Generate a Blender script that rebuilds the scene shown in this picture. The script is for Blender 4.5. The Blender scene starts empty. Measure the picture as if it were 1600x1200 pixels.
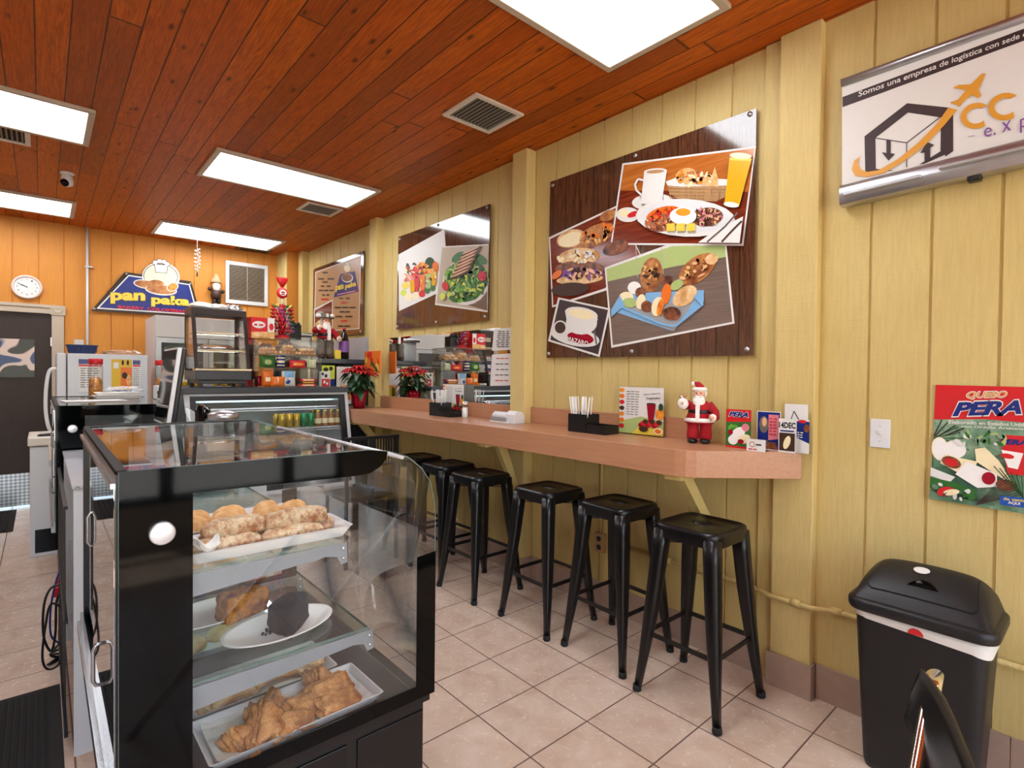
import bpy, math, random
from math import sin, cos, pi, radians, hypot, atan2, sqrt
from mathutils import Vector, Matrix, Euler, noise

S = bpy.context.scene
COL = S.collection

# ---------------------------------------------------------------- camera
FPX = 835.72                     # focal length in pixels of a 1600 wide frame
YAW, PITCH, ROLL = radians(41.333), radians(-0.876), radians(0.617)
EYE = Vector((0, 0, 1.4))
_f = Vector((sin(YAW)*cos(PITCH), cos(YAW)*cos(PITCH), sin(PITCH)))
_r = Vector((cos(YAW), -sin(YAW), 0))
_u = _r.cross(_f)
C_R = _r*cos(ROLL) + _u*sin(ROLL)
C_U = -_r*sin(ROLL) + _u*cos(ROLL)
C_F = _f
cd = bpy.data.cameras.new('camera')
cam = bpy.data.objects.new('camera', cd)
S.cycles.diffuse_bounces = 8; S.cycles.glossy_bounces = 6; S.cycles.max_bounces = 16; S.cycles.transparent_max_bounces = 32
COL.objects.link(cam)
cd.sensor_width = 36.0
cd.lens = FPX/1600*36.0
cd.clip_start = 0.02
cam.matrix_world = Matrix((
    (C_R.x, C_U.x, -C_F.x, EYE.x),
    (C_R.y, C_U.y, -C_F.y, EYE.y),
    (C_R.z, C_U.z, -C_F.z, EYE.z),
    (0, 0, 0, 1)))
S.camera = cam

# ---------------------------------------------------------------- light and exposure
S.view_settings.view_transform = 'Standard'
S.view_settings.look = 'None'
S.view_settings.gamma = 1.0
S.view_settings.use_curve_mapping = False
S.view_settings.exposure = 0.36
PANEL = 9.0                      # emission of the ceiling light panels
world = bpy.data.worlds.new('world')
S.world = world
world.use_nodes = True
wn = world.node_tree
sky = wn.nodes.new('ShaderNodeTexSky')
sky.sky_type = 'NISHITA'
sky.sun_disc = False
sky.sun_elevation = radians(48)
sky.sun_rotation = radians(200)
wn.links.new(sky.outputs[0], wn.nodes['Background'].inputs[0])
wn.nodes['Background'].inputs[1].default_value = 0.62
sl = bpy.data.lights.new('sun', 'SUN')
sl.energy = 20.0
sl.angle = radians(0.6)
sl.color = (1, 0.96, 0.9)
sun = bpy.data.objects.new('sun', sl)
COL.objects.link(sun)
sun.rotation_euler = Vector((0.12, 0.34, -1.0)).to_track_quat('-Z', 'Y').to_euler()

# ---------------------------------------------------------------- places measured in the room
WX, BY, LX, FY, CE = 2.56, 7.40, -2.7, -2.6, 2.95   # right, back, left, front walls, ceiling

def ray(x, y):
    return (x-800)*C_R - (y-600)*C_U + FPX*C_F
def onx(x, y, X):
    d = ray(x, y); return EYE + d*((X-EYE.x)/d.x)
def ony(x, y, Y):
    d = ray(x, y); return EYE + d*((Y-EYE.y)/d.y)
def onz(x, y, Z):
    d = ray(x, y); return EYE + d*((Z-EYE.z)/d.z)

# ---------------------------------------------------------------- materials
def lin(h):
    if isinstance(h, str):
        h = h.lstrip('#'); c = [int(h[i:i+2], 16)/255 for i in (0, 2, 4)]
    else:
        c = h
    return tuple((v/12.92 if v <= .04045 else ((v+.055)/1.055)**2.4) for v in c) + (1.0,)

class NT:
    def __init__(s, name):
        s.m = bpy.data.materials.new(name); s.m.use_nodes = True
        s.t = s.m.node_tree; s.b = s.t.nodes['Principled BSDF']
    def n(s, typ, props=None, **ins):
        nd = s.t.nodes.new(typ)
        for k, v in (props or {}).items(): setattr(nd, k, v)
        for k, v in ins.items():
            key = int(k[1:]) if k[0] == 'i' and k[1:].isdigit() else k.replace('_', ' ')
            s.set(nd.inputs[key], v)
        return nd
    def set(s, sock, v):
        if isinstance(v, bpy.types.NodeSocket): s.t.links.new(v, sock)
        elif isinstance(v, bpy.types.Node): s.t.links.new(v.outputs[0], sock)
        else: sock.default_value = v
    def math(s, op, a, b=0.0, c=0.0):
        return s.n('ShaderNodeMath', {'operation': op}, i0=a, i1=b, i2=c).outputs[0]
    def mix(s, f, a, b, mode='MIX'):
        nd = s.n('ShaderNodeMix', {'data_type': 'RGBA', 'blend_type': mode})
        s.set(nd.inputs[0], f); s.set(nd.inputs[6], a); s.set(nd.inputs[7], b)
        return nd.outputs[2]
    def ramp(s, f, stops):
        nd = s.n('ShaderNodeValToRGB'); s.set(nd.inputs[0], f)
        e = nd.color_ramp.elements
        while len(e) < len(stops): e.new(.5)
        for k, (p, c) in enumerate(stops):
            e[k].position = p; e[k].color = c if not isinstance(c, float) else (c, c, c, 1)
        return nd.outputs[0]
    def obj(s):
        nd = s.n('ShaderNodeTexCoord'); return nd.outputs['Object']
    def scale(s, v, sc, loc=(0, 0, 0), rot=(0, 0, 0)):
        return s.n('ShaderNodeMapping', None, Vector=v, Scale=sc, Location=loc, Rotation=rot).outputs[0]
    def noise(s, v, sc=5, detail=3, rough=.5, dist=0):
        return s.n('ShaderNodeTexNoise', None, Vector=v, Scale=sc, Detail=detail, Roughness=rough, Distortion=dist).outputs[0]
    def bump(s, h, st=.3, d=.01):
        nd = s.n('ShaderNodeBump', None, Strength=st, Distance=d, Height=h)
        s.set(s.b.inputs['Normal'], nd.outputs[0])
    def P(s, **k):
        for a, v in k.items(): s.set(s.b.inputs[a.replace('_', ' ')], v)
        return s.m

def mat(name, col, rough=.5, metal=0.0, var=.06, vs=30, bump=0.0, bs=60, coat=0.0, spec=.5, trans=0.0, ior=1.45):
    """plain coloured material with a little procedural mottling"""
    t = NT(name); c = lin(col)
    if var:
        nz = t.noise(t.obj(), vs, 3)
        col_out = t.mix(nz, tuple(v*(1-var) for v in c[:3])+(1,), tuple(min(1, v*(1+var)) for v in c[:3])+(1,))
        t.P(Base_Color=col_out)
    else:
        t.P(Base_Color=c)
    t.P(Roughness=rough, Metallic=metal, Coat_Weight=coat, Specular_IOR_Level=spec, Transmission_Weight=trans, IOR=ior)
    if bump: t.bump(t.noise(t.obj(), bs, 4), bump, .004)
    return t.m

def emis(name, col, st):
    t = NT(name); t.P(Base_Color=lin(col), Emission_Color=lin(col), Emission_Strength=st, Roughness=.4); return t.m

def pane_mat(name, tint='#ffffff', rough=0.0, extra=0.0, ior=1.5):
    """clear sheet: mirror reflection by Fresnel, the rest passes straight through"""
    t = NT(name); nt = t.t
    nt.nodes.remove(t.b)
    out = nt.nodes['Material Output']
    g = t.n('ShaderNodeNewGeometry')
    io = t.math('SUBTRACT', ior, t.math('MULTIPLY', g.outputs['Backfacing'], ior-1/ior))
    fr = t.n('ShaderNodeFresnel', None, IOR=io).outputs[0]
    if extra: fr = t.math('ADD', fr, extra)
    tr = t.n('ShaderNodeBsdfTransparent', None, Color=lin(tint))
    gl = t.n('ShaderNodeBsdfGlossy', None, Roughness=rough)
    mx = t.n('ShaderNodeMixShader', None, i0=fr, i1=tr, i2=gl)
    nt.links.new(mx.outputs[0], out.inputs[0])
    return t.m

def film_mat(name, tint='#ffffff', alpha=.25, rough=.15, wrinkle=40, haze='#ffffff'):
    """crinkled clear plastic: mostly see-through with sharp glints"""
    t = NT(name); nt = t.t
    out = nt.nodes['Material Output']
    bp = t.n('ShaderNodeBump', None, Strength=.9, Distance=.01, Height=t.noise(t.obj(), wrinkle, 3, .6, 1.0))
    gl = t.n('ShaderNodeBsdfGlossy', None, Roughness=rough, Normal=bp.outputs[0])
    di = t.n('ShaderNodeBsdfDiffuse', None, Color=lin(haze))
    tr = t.n('ShaderNodeBsdfTransparent', None, Color=lin(tint))
    fr = t.n('ShaderNodeFresnel', None, IOR=1.6, Normal=bp.outputs[0]).outputs[0]
    g = t.n('ShaderNodeMixShader', None, i0=.3, i1=di, i2=gl)
    mx = t.n('ShaderNodeMixShader', None, i0=t.math('ADD', t.math('MULTIPLY', fr, .8), alpha), i1=tr, i2=g)
    nt.links.new(mx.outputs[0], out.inputs[0]); nt.nodes.remove(t.b)
    return t.m

def ceiling_mat():
    t = NT('stained_cedar_planks'); o = t.obj()
    sp = t.n('ShaderNodeSeparateXYZ', None, Vector=o)
    x, y = sp.outputs[0], sp.outputs[1]
    u = t.math('DIVIDE', t.math('ADD', x, .021+.122*60), .122)
    idx = t.math('FLOOR', u); fx = t.math('FRACT', u)
    wn_ = t.n('ShaderNodeTexWhiteNoise', {'noise_dimensions': '1D'}, W=idx).outputs[0]
    v = t.math('DIVIDE', t.math('ADD', y, t.math('MULTIPLY', wn_, 7.3)), 2.45)
    fy = t.math('FRACT', v)
    pid = t.math('ADD', t.math('MULTIPLY', idx, 7.13), t.math('MULTIPLY', t.math('FLOOR', v), 3.71))
    pr = t.n('ShaderNodeTexWhiteNoise', {'noise_dimensions': '1D'}, W=pid).outputs[0]
    off = t.n('ShaderNodeCombineXYZ', None, X=t.math('MULTIPLY', pr, 9.0), Y=t.math('MULTIPLY', pr, 31.0), Z=0.0)
    p2 = t.n('ShaderNodeVectorMath', {'operation': 'ADD'}, i0=o, i1=off.outputs[0]).outputs[0]
    grain = t.noise(t.scale(p2, (26, 1.6, 1)), 3.0, 5, .6, 1.6)
    fine = t.noise(t.scale(p2, (120, 4, 1)), 2.0, 3, .6, .4)
    base = t.mix(pr, lin('#ba5208'), lin('#d26a10'))
    col = t.mix(t.math('MULTIPLY', t.ramp(grain, [(.35, 0.0), (.62, 1.0)]), .75), base, lin('#7e3409'))
    col = t.mix(t.math('MULTIPLY', fine, .35), col, lin('#b45c10'))
    dark = t.math('MULTIPLY', t.math('GREATER_THAN', pr, .88), .45)
    col = t.mix(dark, col, lin('#6a2a10'))
    vk = t.n('ShaderNodeTexVoronoi', None, Vector=t.scale(p2, (11, 4.2, 1)), Scale=1.0, Randomness=1.0)
    knot = t.ramp(vk.outputs['Distance'], [(.06, 1.0), (.16, 0.0)])
    col = t.mix(t.math('MULTIPLY', knot, .8), col, lin('#34160a'))
    ex = t.math('MINIMUM', fx, t.math('SUBTRACT', 1.0, fx))
    ey = t.math('MINIMUM', fy, t.math('SUBTRACT', 1.0, fy))
    gx = t.ramp(ex, [(.012, 1.0), (.035, 0.0)])
    gy = t.ramp(ey, [(.0010, 1.0), (.0022, 0.0)])
    g = t.math('MAXIMUM', gx, gy)
    col = t.mix(t.math('MULTIPLY', g, .85), col, lin('#24100a'))
    t.P(Base_Color=col, Roughness=.45, Specular_IOR_Level=.22)
    h = t.math('SUBTRACT', t.math('MULTIPLY', grain, .15), g)
    t.bump(h, .5, .004)
    return t.m

def sawn_mat(name, c1, c2, grain='V', rough=.55, bstr=.55):
    """painted rough-sawn plywood"""
    t = NT(name); o = t.obj()
    sc = (14, 14, 1.2) if grain == 'V' else (2.5, 2.5, 22)
    a = t.noise(t.scale(o, sc), 6, 5, .65, .6)
    b = t.noise(o, 1.3, 2)
    c = t.noise(t.scale(o, (3, 3, 60)), 3, 3, .6)
    col = t.mix(t.ramp(b, [(.3, 0.0), (.7, 1.0)]), lin(c1), lin(c2))
    col = t.mix(t.math('MULTIPLY', t.ramp(a, [(.35, 1.0), (.6, 0.0)]), .18), col, tuple(v*.55 for v in lin(c1)[:3])+(1,))
    t.P(Base_Color=col, Roughness=rough, Specular_IOR_Level=.4)
    t.bump(t.math('ADD', a, t.math('MULTIPLY', c, .5)), bstr, .0035)
    return t.m

def tile_mat():
    t = NT('beige_ceramic_floor_tile'); o = t.obj()
    sp = t.n('ShaderNodeSeparateXYZ', None, Vector=o)
    T = .3145
    u = t.math('DIVIDE', t.math('ADD', sp.outputs[0], -1.975+T*20), T)
    v = t.math('DIVIDE', t.math('ADD', sp.outputs[1], -1.405+T*20), T)
    fu, fv = t.math('FRACT', u), t.math('FRACT', v)
    e = t.math('MINIMUM', t.math('MINIMUM', fu, t.math('SUBTRACT', 1.0, fu)), t.math('MINIMUM', fv, t.math('SUBTRACT', 1.0, fv)))
    g = t.ramp(e, [(.006, 1.0), (.013, 0.0)])
    pid = t.math('ADD', t.math('MULTIPLY', t.math('FLOOR', u), 5.17), t.math('MULTIPLY', t.math('FLOOR', v), 9.31))
    pr = t.n('ShaderNodeTexWhiteNoise', {'noise_dimensions': '1D'}, W=pid).outputs[0]
    n1 = t.noise(o, 7, 4, .6, .5); n2 = t.noise(o, 38, 3, .6)
    col = t.mix(t.ramp(n1, [(.3, 0.0), (.7, 1.0)]), lin('#bfa693'), lin('#d8c7b6'))
    col = t.mix(t.math('MULTIPLY', n2, .3), col, lin('#b59683'))
    col = t.mix(t.math('MULTIPLY', pr, .18), col, lin('#e0c4ac'))
    col = t.mix(g, col, lin('#5d463a'))
    t.P(Base_Color=col, Roughness=t.math('ADD', t.math('MULTIPLY', n2, .12), t.math('ADD', t.math('MULTIPLY', g, .4), .2)), Specular_IOR_Level=.5)
    t.bump(t.math('SUBTRACT', t.math('MULTIPLY', n2, .04), g), .35, .003)
    return t.m

def laminate_mat(name, c1, c2, ax='Y', rough=.3):
    t = NT(name); o = t.obj()
    sc = {'Y': (30, 1.2, 30), 'X': (1.2, 30, 30), 'Z': (30, 30, 1.2)}[ax]
    a = t.noise(t.scale(o, sc), 3, 5, .6, .6)
    t.P(Base_Color=t.mix(t.ramp(a, [(.3, 0.0), (.7, 1.0)]), lin(c1), lin(c2)), Roughness=rough)
    return t.m

def plankprint_mat(name):
    """printed dark wood boards on the posters (boards run up and down)"""
    t = NT(name); o = t.obj()
    sp = t.n('ShaderNodeSeparateXYZ', None, Vector=o)
    u = t.math('DIVIDE', t.math('ADD', sp.outputs[0], 5.0), .115)
    idx = t.math('FLOOR', u); fx = t.math('FRACT', u)
    pr = t.n('ShaderNodeTexWhiteNoise', {'noise_dimensions': '1D'}, W=idx).outputs[0]
    a = t.noise(t.scale(o, (34, 1, 2.2), (0, 0, 0)), 3, 5, .65, 1.0)
    col = t.mix(t.ramp(a, [(.3, 0.0), (.7, 1.0)]), lin('#2e1a10'), lin('#6e4630'))
    col = t.mix(t.math('MULTIPLY', pr, .4), col, lin('#3a2115'))
    e = t.math('MINIMUM', fx, t.math('SUBTRACT', 1.0, fx))
    col = t.mix(t.ramp(e, [(.01, 1.0), (.03, 0.0)]), col, lin('#150b07'))
    t.P(Base_Color=col, Roughness=.12, Specular_IOR_Level=.6, Coat_Weight=.6, Coat_Roughness=.06)
    return t.m

def food_mat(name, c1, c2, c3=None, sc=18, rough=.55, bump=.5, speck=None):
    t = NT(name); o = t.obj()
    a = t.noise(o, sc, 5, .65, .8); b = t.noise(o, sc*.35, 3)
    fn = t.noise(o, sc*5, 4, .7, .3)
    a2 = t.math('ADD', t.math('MULTIPLY', a, .65), t.math('MULTIPLY', fn, .35))
    col = t.mix(t.ramp(a2, [(.4, 0.0), (.6, 1.0)]), lin(c1), lin(c2))
    if c3: col = t.mix(t.ramp(b, [(.48, 0.0), (.66, 1.0)]), col, lin(c3))
    if speck:
        v = t.n('ShaderNodeTexVoronoi', None, Vector=o, Scale=sc*7)
        col = t.mix(t.ramp(v.outputs['Distance'], [(.18, 1.0), (.3, 0.0)]), col, lin(speck))
    t.P(Base_Color=col, Roughness=rough)
    if bump: t.bump(a2, bump, .006)
    return t.m

M = {}
def reg(**k): M.update(k)
reg(
 ceiling=ceiling_mat(), floor=tile_mat(),
 yellow=sawn_mat('yellow_painted_plywood', '#c4aa66', '#d4be7e'),
 yellow_beam=sawn_mat('yellow_painted_timber', '#cdb470', '#d8c080', 'V', .55, .9),
 orange=sawn_mat('orange_painted_plywood', '#c8822e', '#d68f3a'),
 baseb=mat('taupe_ceramic_skirting', '#a58c7c', .35, var=.12, vs=20),
 white=mat('white_plastic', '#d9dadc', .35), white_m=mat('white_enamel', '#c6c9cd', .3, var=.03),
 offwhite=mat('off_white_paint', '#d8d0c2', .5), grey=mat('light_grey_metal', '#b9bcc0', .35, .6, var=.04),
 taupe=mat('taupe_door_trim_paint', '#b9aa96', .5),
 alu=mat('brushed_aluminium', '#b8b9bd', .3, .9, var=.05), chrome=mat('chrome', '#e8e8ea', .08, 1.0, var=0),
 steel=mat('stainless_steel', '#a9acb0', .25, .95, var=.05), greyplate=mat('grey_enamelled_bracket', '#8d949b', .4, .3, var=.04),
 black=mat('black_plastic', '#131315', .35, var=.2), blackgloss=mat('glossy_black_frit', '#050607', .05, var=0, spec=.2),
 blackmetal=mat('black_gloss_metal', '#0b0b0d', .30, .0, var=0, spec=.5), dkbrown=mat('dark_brown_metal', '#2c211d', .35, var=.1),
 charcoal=mat('charcoal_laminate', '#3c4046', .35, var=.06), rubber=mat('rubber', '#1c1a1a', .8),
 binblack=mat('matt_black_bin_plastic', '#17181b', .42, var=.15, vs=12, bump=.06, bs=400),
 lam=laminate_mat('cherry_laminate', '#b07c5a', '#be8a68'), lamx=laminate_mat('cherry_laminate_end', '#b07c5a', '#be8a68', 'X'),
 mirror=mat('mirror_silver', '#f2f4f4', .005, 1.0, var=0),
 glass=pane_mat('clear_glass', '#fdfefe'), glassg=pane_mat('greenish_shelf_glass', '#eef7f4'), glassedge=mat('green_glass_edge', '#7f9a94', .15, var=.1, trans=.5),
 acryl=pane_mat('clear_acrylic', '#f4f4f2', 0, .03), film=film_mat('clear_film', alpha=.04), darkglass=mat('dark_tinted_glass', '#101214', .04, var=0, coat=.4),
 red=mat('red_plastic', '#b3121c', .35, var=.15), crimson=mat('crimson_foil', '#a8122c', .2, .3, var=.4, vs=40, bump=.8, bs=30),
 redcloth=mat('red_felt', '#a31420', .9, var=.2, bump=.3), navy=mat('navy_blue_print', '#1c2b76', .25), blue=mat('blue_print', '#1f4fa8', .3),
 gold=mat('gold_print', '#d99a34', .35, var=.05), yel=mat('yellow_print', '#e3c94a', .35), cream=mat('cream_print', '#f1e2b8', .35),
 paper=mat('white_paper', '#dfddd9', .6, var=.03), ink=mat('black_ink', '#221d20', .5, var=0), inkbrown=mat('dark_brown_ink', '#3a2a2c', .5, var=0),
 pink=mat('pink_print', '#d97f8c', .4), green=mat('green_leaf', '#2f6a2c', .45, var=.35, vs=15), dkgreen=mat('dark_green_leaf', '#1f4420', .4, var=.35, vs=15),
 palegreen=mat('pale_green_print', '#a9bb74', .4), lime=mat('lime_print', '#c8d44a', .4), orangep=mat('orange_print', '#e2701e', .35, var=.1),
 tan=mat('tan_print', '#b48a5e', .35), skin=mat('figurine_skin', '#e0a88a', .5), fur=mat('white_fur', '#efece6', .95, var=.12, vs=80, bump=.9, bs=120),
 brown=mat('brown_leather', '#3d2417', .5), wood=laminate_mat('pale_wood', '#a6794b', '#c29a68', 'Z', .5),
 purple=mat('purple_label', '#7d4f96', .35), cola=mat('dark_drink', '#140a0c', .08, var=0, coat=.5), doorbrown=laminate_mat('dark_brown_door', '#20120d', '#2e1c14', 'Z', .5),
 greycloth=mat('grey_striped_cloth', '#6d655d', .9, var=.25, vs=60), silverfoil=mat('silver_foil', '#d5d6d8', .15, .9, var=.2, bump=.9, bs=40),
 puff=food_mat('puff_pastry', '#a8642a', '#dba564', '#8a4c20', 45, .45, .7), bun=food_mat('golden_bun', '#cf9148', '#e9bd80', None, 30, .5, .25),
 coat=food_mat('crumb_coated_roll', '#ecd8ba', '#c99a68', '#a8683c', 110, .8, 1.0), choco=food_mat('chocolate_cake', '#100d0e', '#1e1819', None, 70, .85, .9),
 bread=food_mat('almojabana_bread', '#dcb078', '#f0d4a6', '#c08848', 30, .5, .3), cheesecake=food_mat('baked_coconut_cake', '#b5651d', '#e2a044', '#7c3a12', 70, .6, 1.0),
 meat=food_mat('roast_meat_print', '#5c2c1c', '#a0603c', '#341810', 40, .3, 0), rice=food_mat('rice_and_beans_print', '#8a4630', '#c88868', '#5c2a1c', 90, .3, 0),
 salad=food_mat('salad_print', '#2f7a2a', '#7fbf48', '#1b4a1c', 34, .25, 0), fruit=food_mat('fruit_print', '#e07a24', '#f0a838', '#c63a1c', 30, .25, 0),
 loaf=food_mat('loaf_print', '#9a5a2c', '#cf8f50', '#7a4020', 26, .3, 0), tabletop=laminate_mat('red_wood_print', '#5a1d12', '#8a3a20', 'X', .15),
 orangewood=laminate_mat('orange_wood_print', '#a3561f', '#c47634', 'X', .15), greywood=laminate_mat('grey_table_print', '#6a5a52', '#7f6c62', 'X', .15),
 plankprint=plankprint_mat('dark_board_print'), juice=mat('orange_juice_print', '#e0a818', .2), egg=mat('egg_yolk_print', '#e89a30', .2),
 concrete=mat('pale_concrete', '#c9c4ba', .9, var=.1, vs=4), ribbed=mat('black_mat_rubber', '#161414', .9, var=.3),
 mint=mat('mint_grey_interior', '#a9bcbc', .4), canyel=mat('yellow_can', '#c8a83c', .25, .6), cangreen=mat('green_can', '#1f8a5a', .25, .5), tea=mat('amber_bottle', '#8a5a20', .1, coat=.5),
 redprint=mat('red_print', '#cc2128', .3, var=.06), skinp=mat('flesh_print', '#e7b48c', .4), foam=mat('white_foam', '#eeece8', .7, var=.03),
 bluep=mat('sky_blue_print', '#7fb2dc', .35), card=mat('brown_card', '#b89870', .7), blackstuff=mat('black_cloth', '#121112', .9),
 cow=None, redbract=mat('red_bract', '#b3121a', .55, var=.3, vs=30))
t_ = NT('cow_print'); n_ = t_.noise(t_.obj(), 4.2, 1, .3, .4)
M['cow'] = t_.P(Base_Color=t_.ramp(n_, [(.47, lin('#101216')), (.49, lin('#cbb5a8')), (.58, lin('#c9b4aa')), (.60, lin('#1c3866'))]), Roughness=.3)
t_ = NT('diamond_plate'); o_ = t_.obj()
c_ = t_.n('ShaderNodeTexChecker', None, Vector=t_.scale(o_, (1, 1, 1), (0, 0, 0), (0, radians(45), 0)), Scale=42)
M['diamond'] = t_.P(Base_Color=t_.mix(c_.outputs[1], lin('#8e949a'), lin('#d0d4d8')), Roughness=.3, Metallic=.8)

# ---------------------------------------------------------------- mesh building
class MB:
    def __init__(s): s.v = []; s.f = []; s.mi = []; s.sm = []; s.cm = 0; s.smooth = False
    def m(s, i, smooth=None):
        s.cm = i
        if smooth is not None: s.smooth = smooth
        return s
    def face(s, idx):
        s.f.append(tuple(idx)); s.mi.append(s.cm); s.sm.append(s.smooth)
    def poly(s, pts):
        b = len(s.v); s.v += [tuple(p) for p in pts]; s.face(range(b, b+len(pts)))
    def box(s, x0, x1, y0, y1, z0, z1):
        b = len(s.v)
        s.v += [(x, y, z) for z in (z0, z1) for y in (y0, y1) for x in (x0, x1)]
        for q in ((0,2,3,1), (4,5,7,6), (0,1,5,4), (2,6,7,3), (0,4,6,2), (1,3,7,5)): s.face([b+i for i in q])
        return s
    def bar(s, p0, p1, w, h, up=(0, 0, 1)):
        p0, p1 = Vector(p0), Vector(p1); d = (p1-p0).normalized()
        a = d.cross(Vector(up)); a = a.normalized() if a.length > 1e-6 else Vector((1, 0, 0)); c = a.cross(d)
        b = len(s.v)
        for p in (p0, p1):
            for i, j in ((-1,-1), (1,-1), (1,1), (-1,1)): s.v.append(tuple(p+a*i*w/2+c*j*h/2))
        for q in ((0,1,2,3), (7,6,5,4), (0,4,5,1), (1,5,6,2), (2,6,7,3), (3,7,4,0)): s.face([b+i for i in q])
        return s
    def rings(s, rings, cap0=True, cap1=True):
        n = len(rings[0]); b = len(s.v)
        for r in rings: s.v += [tuple(p) for p in r]
        for k in range(len(rings)-1):
            for i in range(n):
                j = (i+1) % n
                s.face((b+k*n+i, b+k*n+j, b+(k+1)*n+j, b+(k+1)*n+i))
        if cap0: s.face([b+i for i in reversed(range(n))])
        if cap1: s.face([b+(len(rings)-1)*n+i for i in range(n)])
        return s
    def tube(s, pts, r, n=8, caps=True):
        pts = [Vector(p) for p in pts]; R = r if isinstance(r, (list, tuple)) else [r]*len(pts)
        t0 = (pts[1]-pts[0]).normalized()
        a = t0.cross(Vector((0, 0, 1)))
        if a.length < 1e-4: a = t0.cross(Vector((1, 0, 0)))
        a.normalize(); rg = []
        for i, p in enumerate(pts):
            t = (pts[min(i+1, len(pts)-1)]-pts[max(i-1, 0)]).normalized()
            a = (a - t*a.dot(t)).normalized(); c = t.cross(a)
            rg.append([p+(a*cos(2*pi*k/n)+c*sin(2*pi*k/n))*R[i] for k in range(n)])
        sm = s.smooth; s.smooth = n > 5
        s.rings(rg, caps, caps); s.smooth = sm
        return s
    def cyl(s, p0, p1, r, n=16, r1=None): return s.tube([p0, p1], [r, r if r1 is None else r1], n)
    def lathe(s, prof, c=(0, 0, 0), n=20, axis='Z', cap0=True, cap1=True, sx=1, sy=1):
        c = Vector(c); rg = []
        for r, z in prof:
            ring = []
            for k in range(n):
                a = 2*pi*k/n; p = (r*cos(a)*sx, r*sin(a)*sy, z)
                if axis == 'Y': p = (p[0], -p[2], p[1])
                elif axis == 'X': p = (p[2], p[0], p[1])
                ring.append(c+Vector(p))
            rg.append(ring)
        sm = s.smooth; s.smooth = True
        s.rings(rg, cap0, cap1); s.smooth = sm
        return s
    def ball(s, c, r, n=12, m=8):
        if not isinstance(r, (tuple, list)): r = (r, r, r)
        c = Vector(c); rg = []
        for j in range(m+1):
            a = pi*(j+.02)/(m+.04)-pi/2
            rg.append([(c.x+r[0]*cos(a)*cos(2*pi*k/n), c.y+r[1]*cos(a)*sin(2*pi*k/n), c.z+r[2]*sin(a)) for k in range(n)])
        sm = s.smooth; s.smooth = True; s.rings(rg); s.smooth = sm
        return s
    def prism(s, poly, w0, w1, mp=lambda u, v, w: (u, w, v)):
        s.rings([[mp(u, v, w0) for u, v in poly], [mp(u, v, w1) for u, v in poly]]); return s
    def grid(s, fn, nu, nv):
        b = len(s.v)
        for j in range(nv+1):
            for i in range(nu+1): s.v.append(tuple(fn(i/nu, j/nv)))
        for j in range(nv):
            for i in range(nu):
                q = b+j*(nu+1)+i; s.face((q, q+1, q+nu+2, q+nu+1))
        return s
    def xform(s, mtx, start=0):
        for i in range(start, len(s.v)): s.v[i] = tuple(mtx @ Vector(s.v[i]))
        return s
    def build(s, name, mats, parent=None, loc=None, rotz=0, bevel=0, recalc=True):
        me = bpy.data.meshes.new(name)
        me.from_pydata(s.v, [], s.f)
        if not isinstance(mats, (list, tuple)): mats = [mats]
        for x in mats: me.materials.append(M[x] if isinstance(x, str) else x)
        me.polygons.foreach_set('material_index', s.mi)
        me.polygons.foreach_set('use_smooth', s.sm)
        if recalc:
            import bmesh
            bm = bmesh.new(); bm.from_mesh(me); bmesh.ops.recalc_face_normals(bm, faces=bm.faces); bm.to_mesh(me); bm.free()
        o = bpy.data.objects.new(name, me); COL.objects.link(o)
        if parent: o.parent = parent
        if loc is not None: o.location = loc
        o.rotation_euler = (0, 0, rotz)
        if bevel:
            b = o.modifiers.new('bevel', 'BEVEL'); b.width = bevel; b.segments = 2; b.limit_method = 'ANGLE'; b.angle_limit = radians(50)
        return o

def thing(name, label, cat, loc=(0, 0, 0), rotz=0, group=None):
    o = bpy.data.objects.new(name, None); COL.objects.link(o)
    o.location = loc; o.rotation_euler = (0, 0, rotz); o.empty_display_size = .05
    o['label'] = label; o['category'] = cat
    if group: o['group'] = group
    return o
def tag(o, label, cat, group=None):
    o['label'] = label; o['category'] = cat
    if group: o['group'] = group
    return o
def struct(o): o['kind'] = 'structure'; return o
def dup(root, loc=None, rotz=None, label=None, group=None):
    r = root.copy(); COL.objects.link(r)
    if loc is not None: r.location = loc
    if rotz is not None: r.rotation_euler = (0, 0, rotz)
    if label: r['label'] = label
    if group: r['group'] = group
    for ch in [c for c in S.objects if c.parent == root]:
        c = ch.copy(); COL.objects.link(c); c.parent = r
        for g in [x for x in S.objects if x.parent == ch]:
            d = g.copy(); COL.objects.link(d); d.parent = c
    return r

_tc = {}
def text_geo(txt, bold=0.0, shear=0.0):
    key = (txt, bold, shear)
    if key not in _tc:
        cu = bpy.data.curves.new('lettering', 'FONT'); cu.body = txt; cu.size = 1; cu.offset = bold; cu.shear = shear; cu.resolution_u = 3
        ob = bpy.data.objects.new('lettering', cu); COL.objects.link(ob)
        me = bpy.data.meshes.new_from_object(ob.evaluated_get(bpy.context.evaluated_depsgraph_get()))
        vs = [(v.co.x, v.co.y) for v in me.vertices]; fs = [tuple(p.vertices) for p in me.polygons]
        bpy.data.objects.remove(ob); bpy.data.curves.remove(cu); bpy.data.meshes.remove(me)
        x0 = min(v[0] for v in vs); x1 = max(v[0] for v in vs); y0 = min(v[1] for v in vs); y1 = max(v[1] for v in vs)
        _tc[key] = ([((a-x0)/(x1-x0), (b-y0)/(y1-y0)) for a, b in vs], fs, (x1-x0)/(y1-y0))
    return _tc[key]

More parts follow.
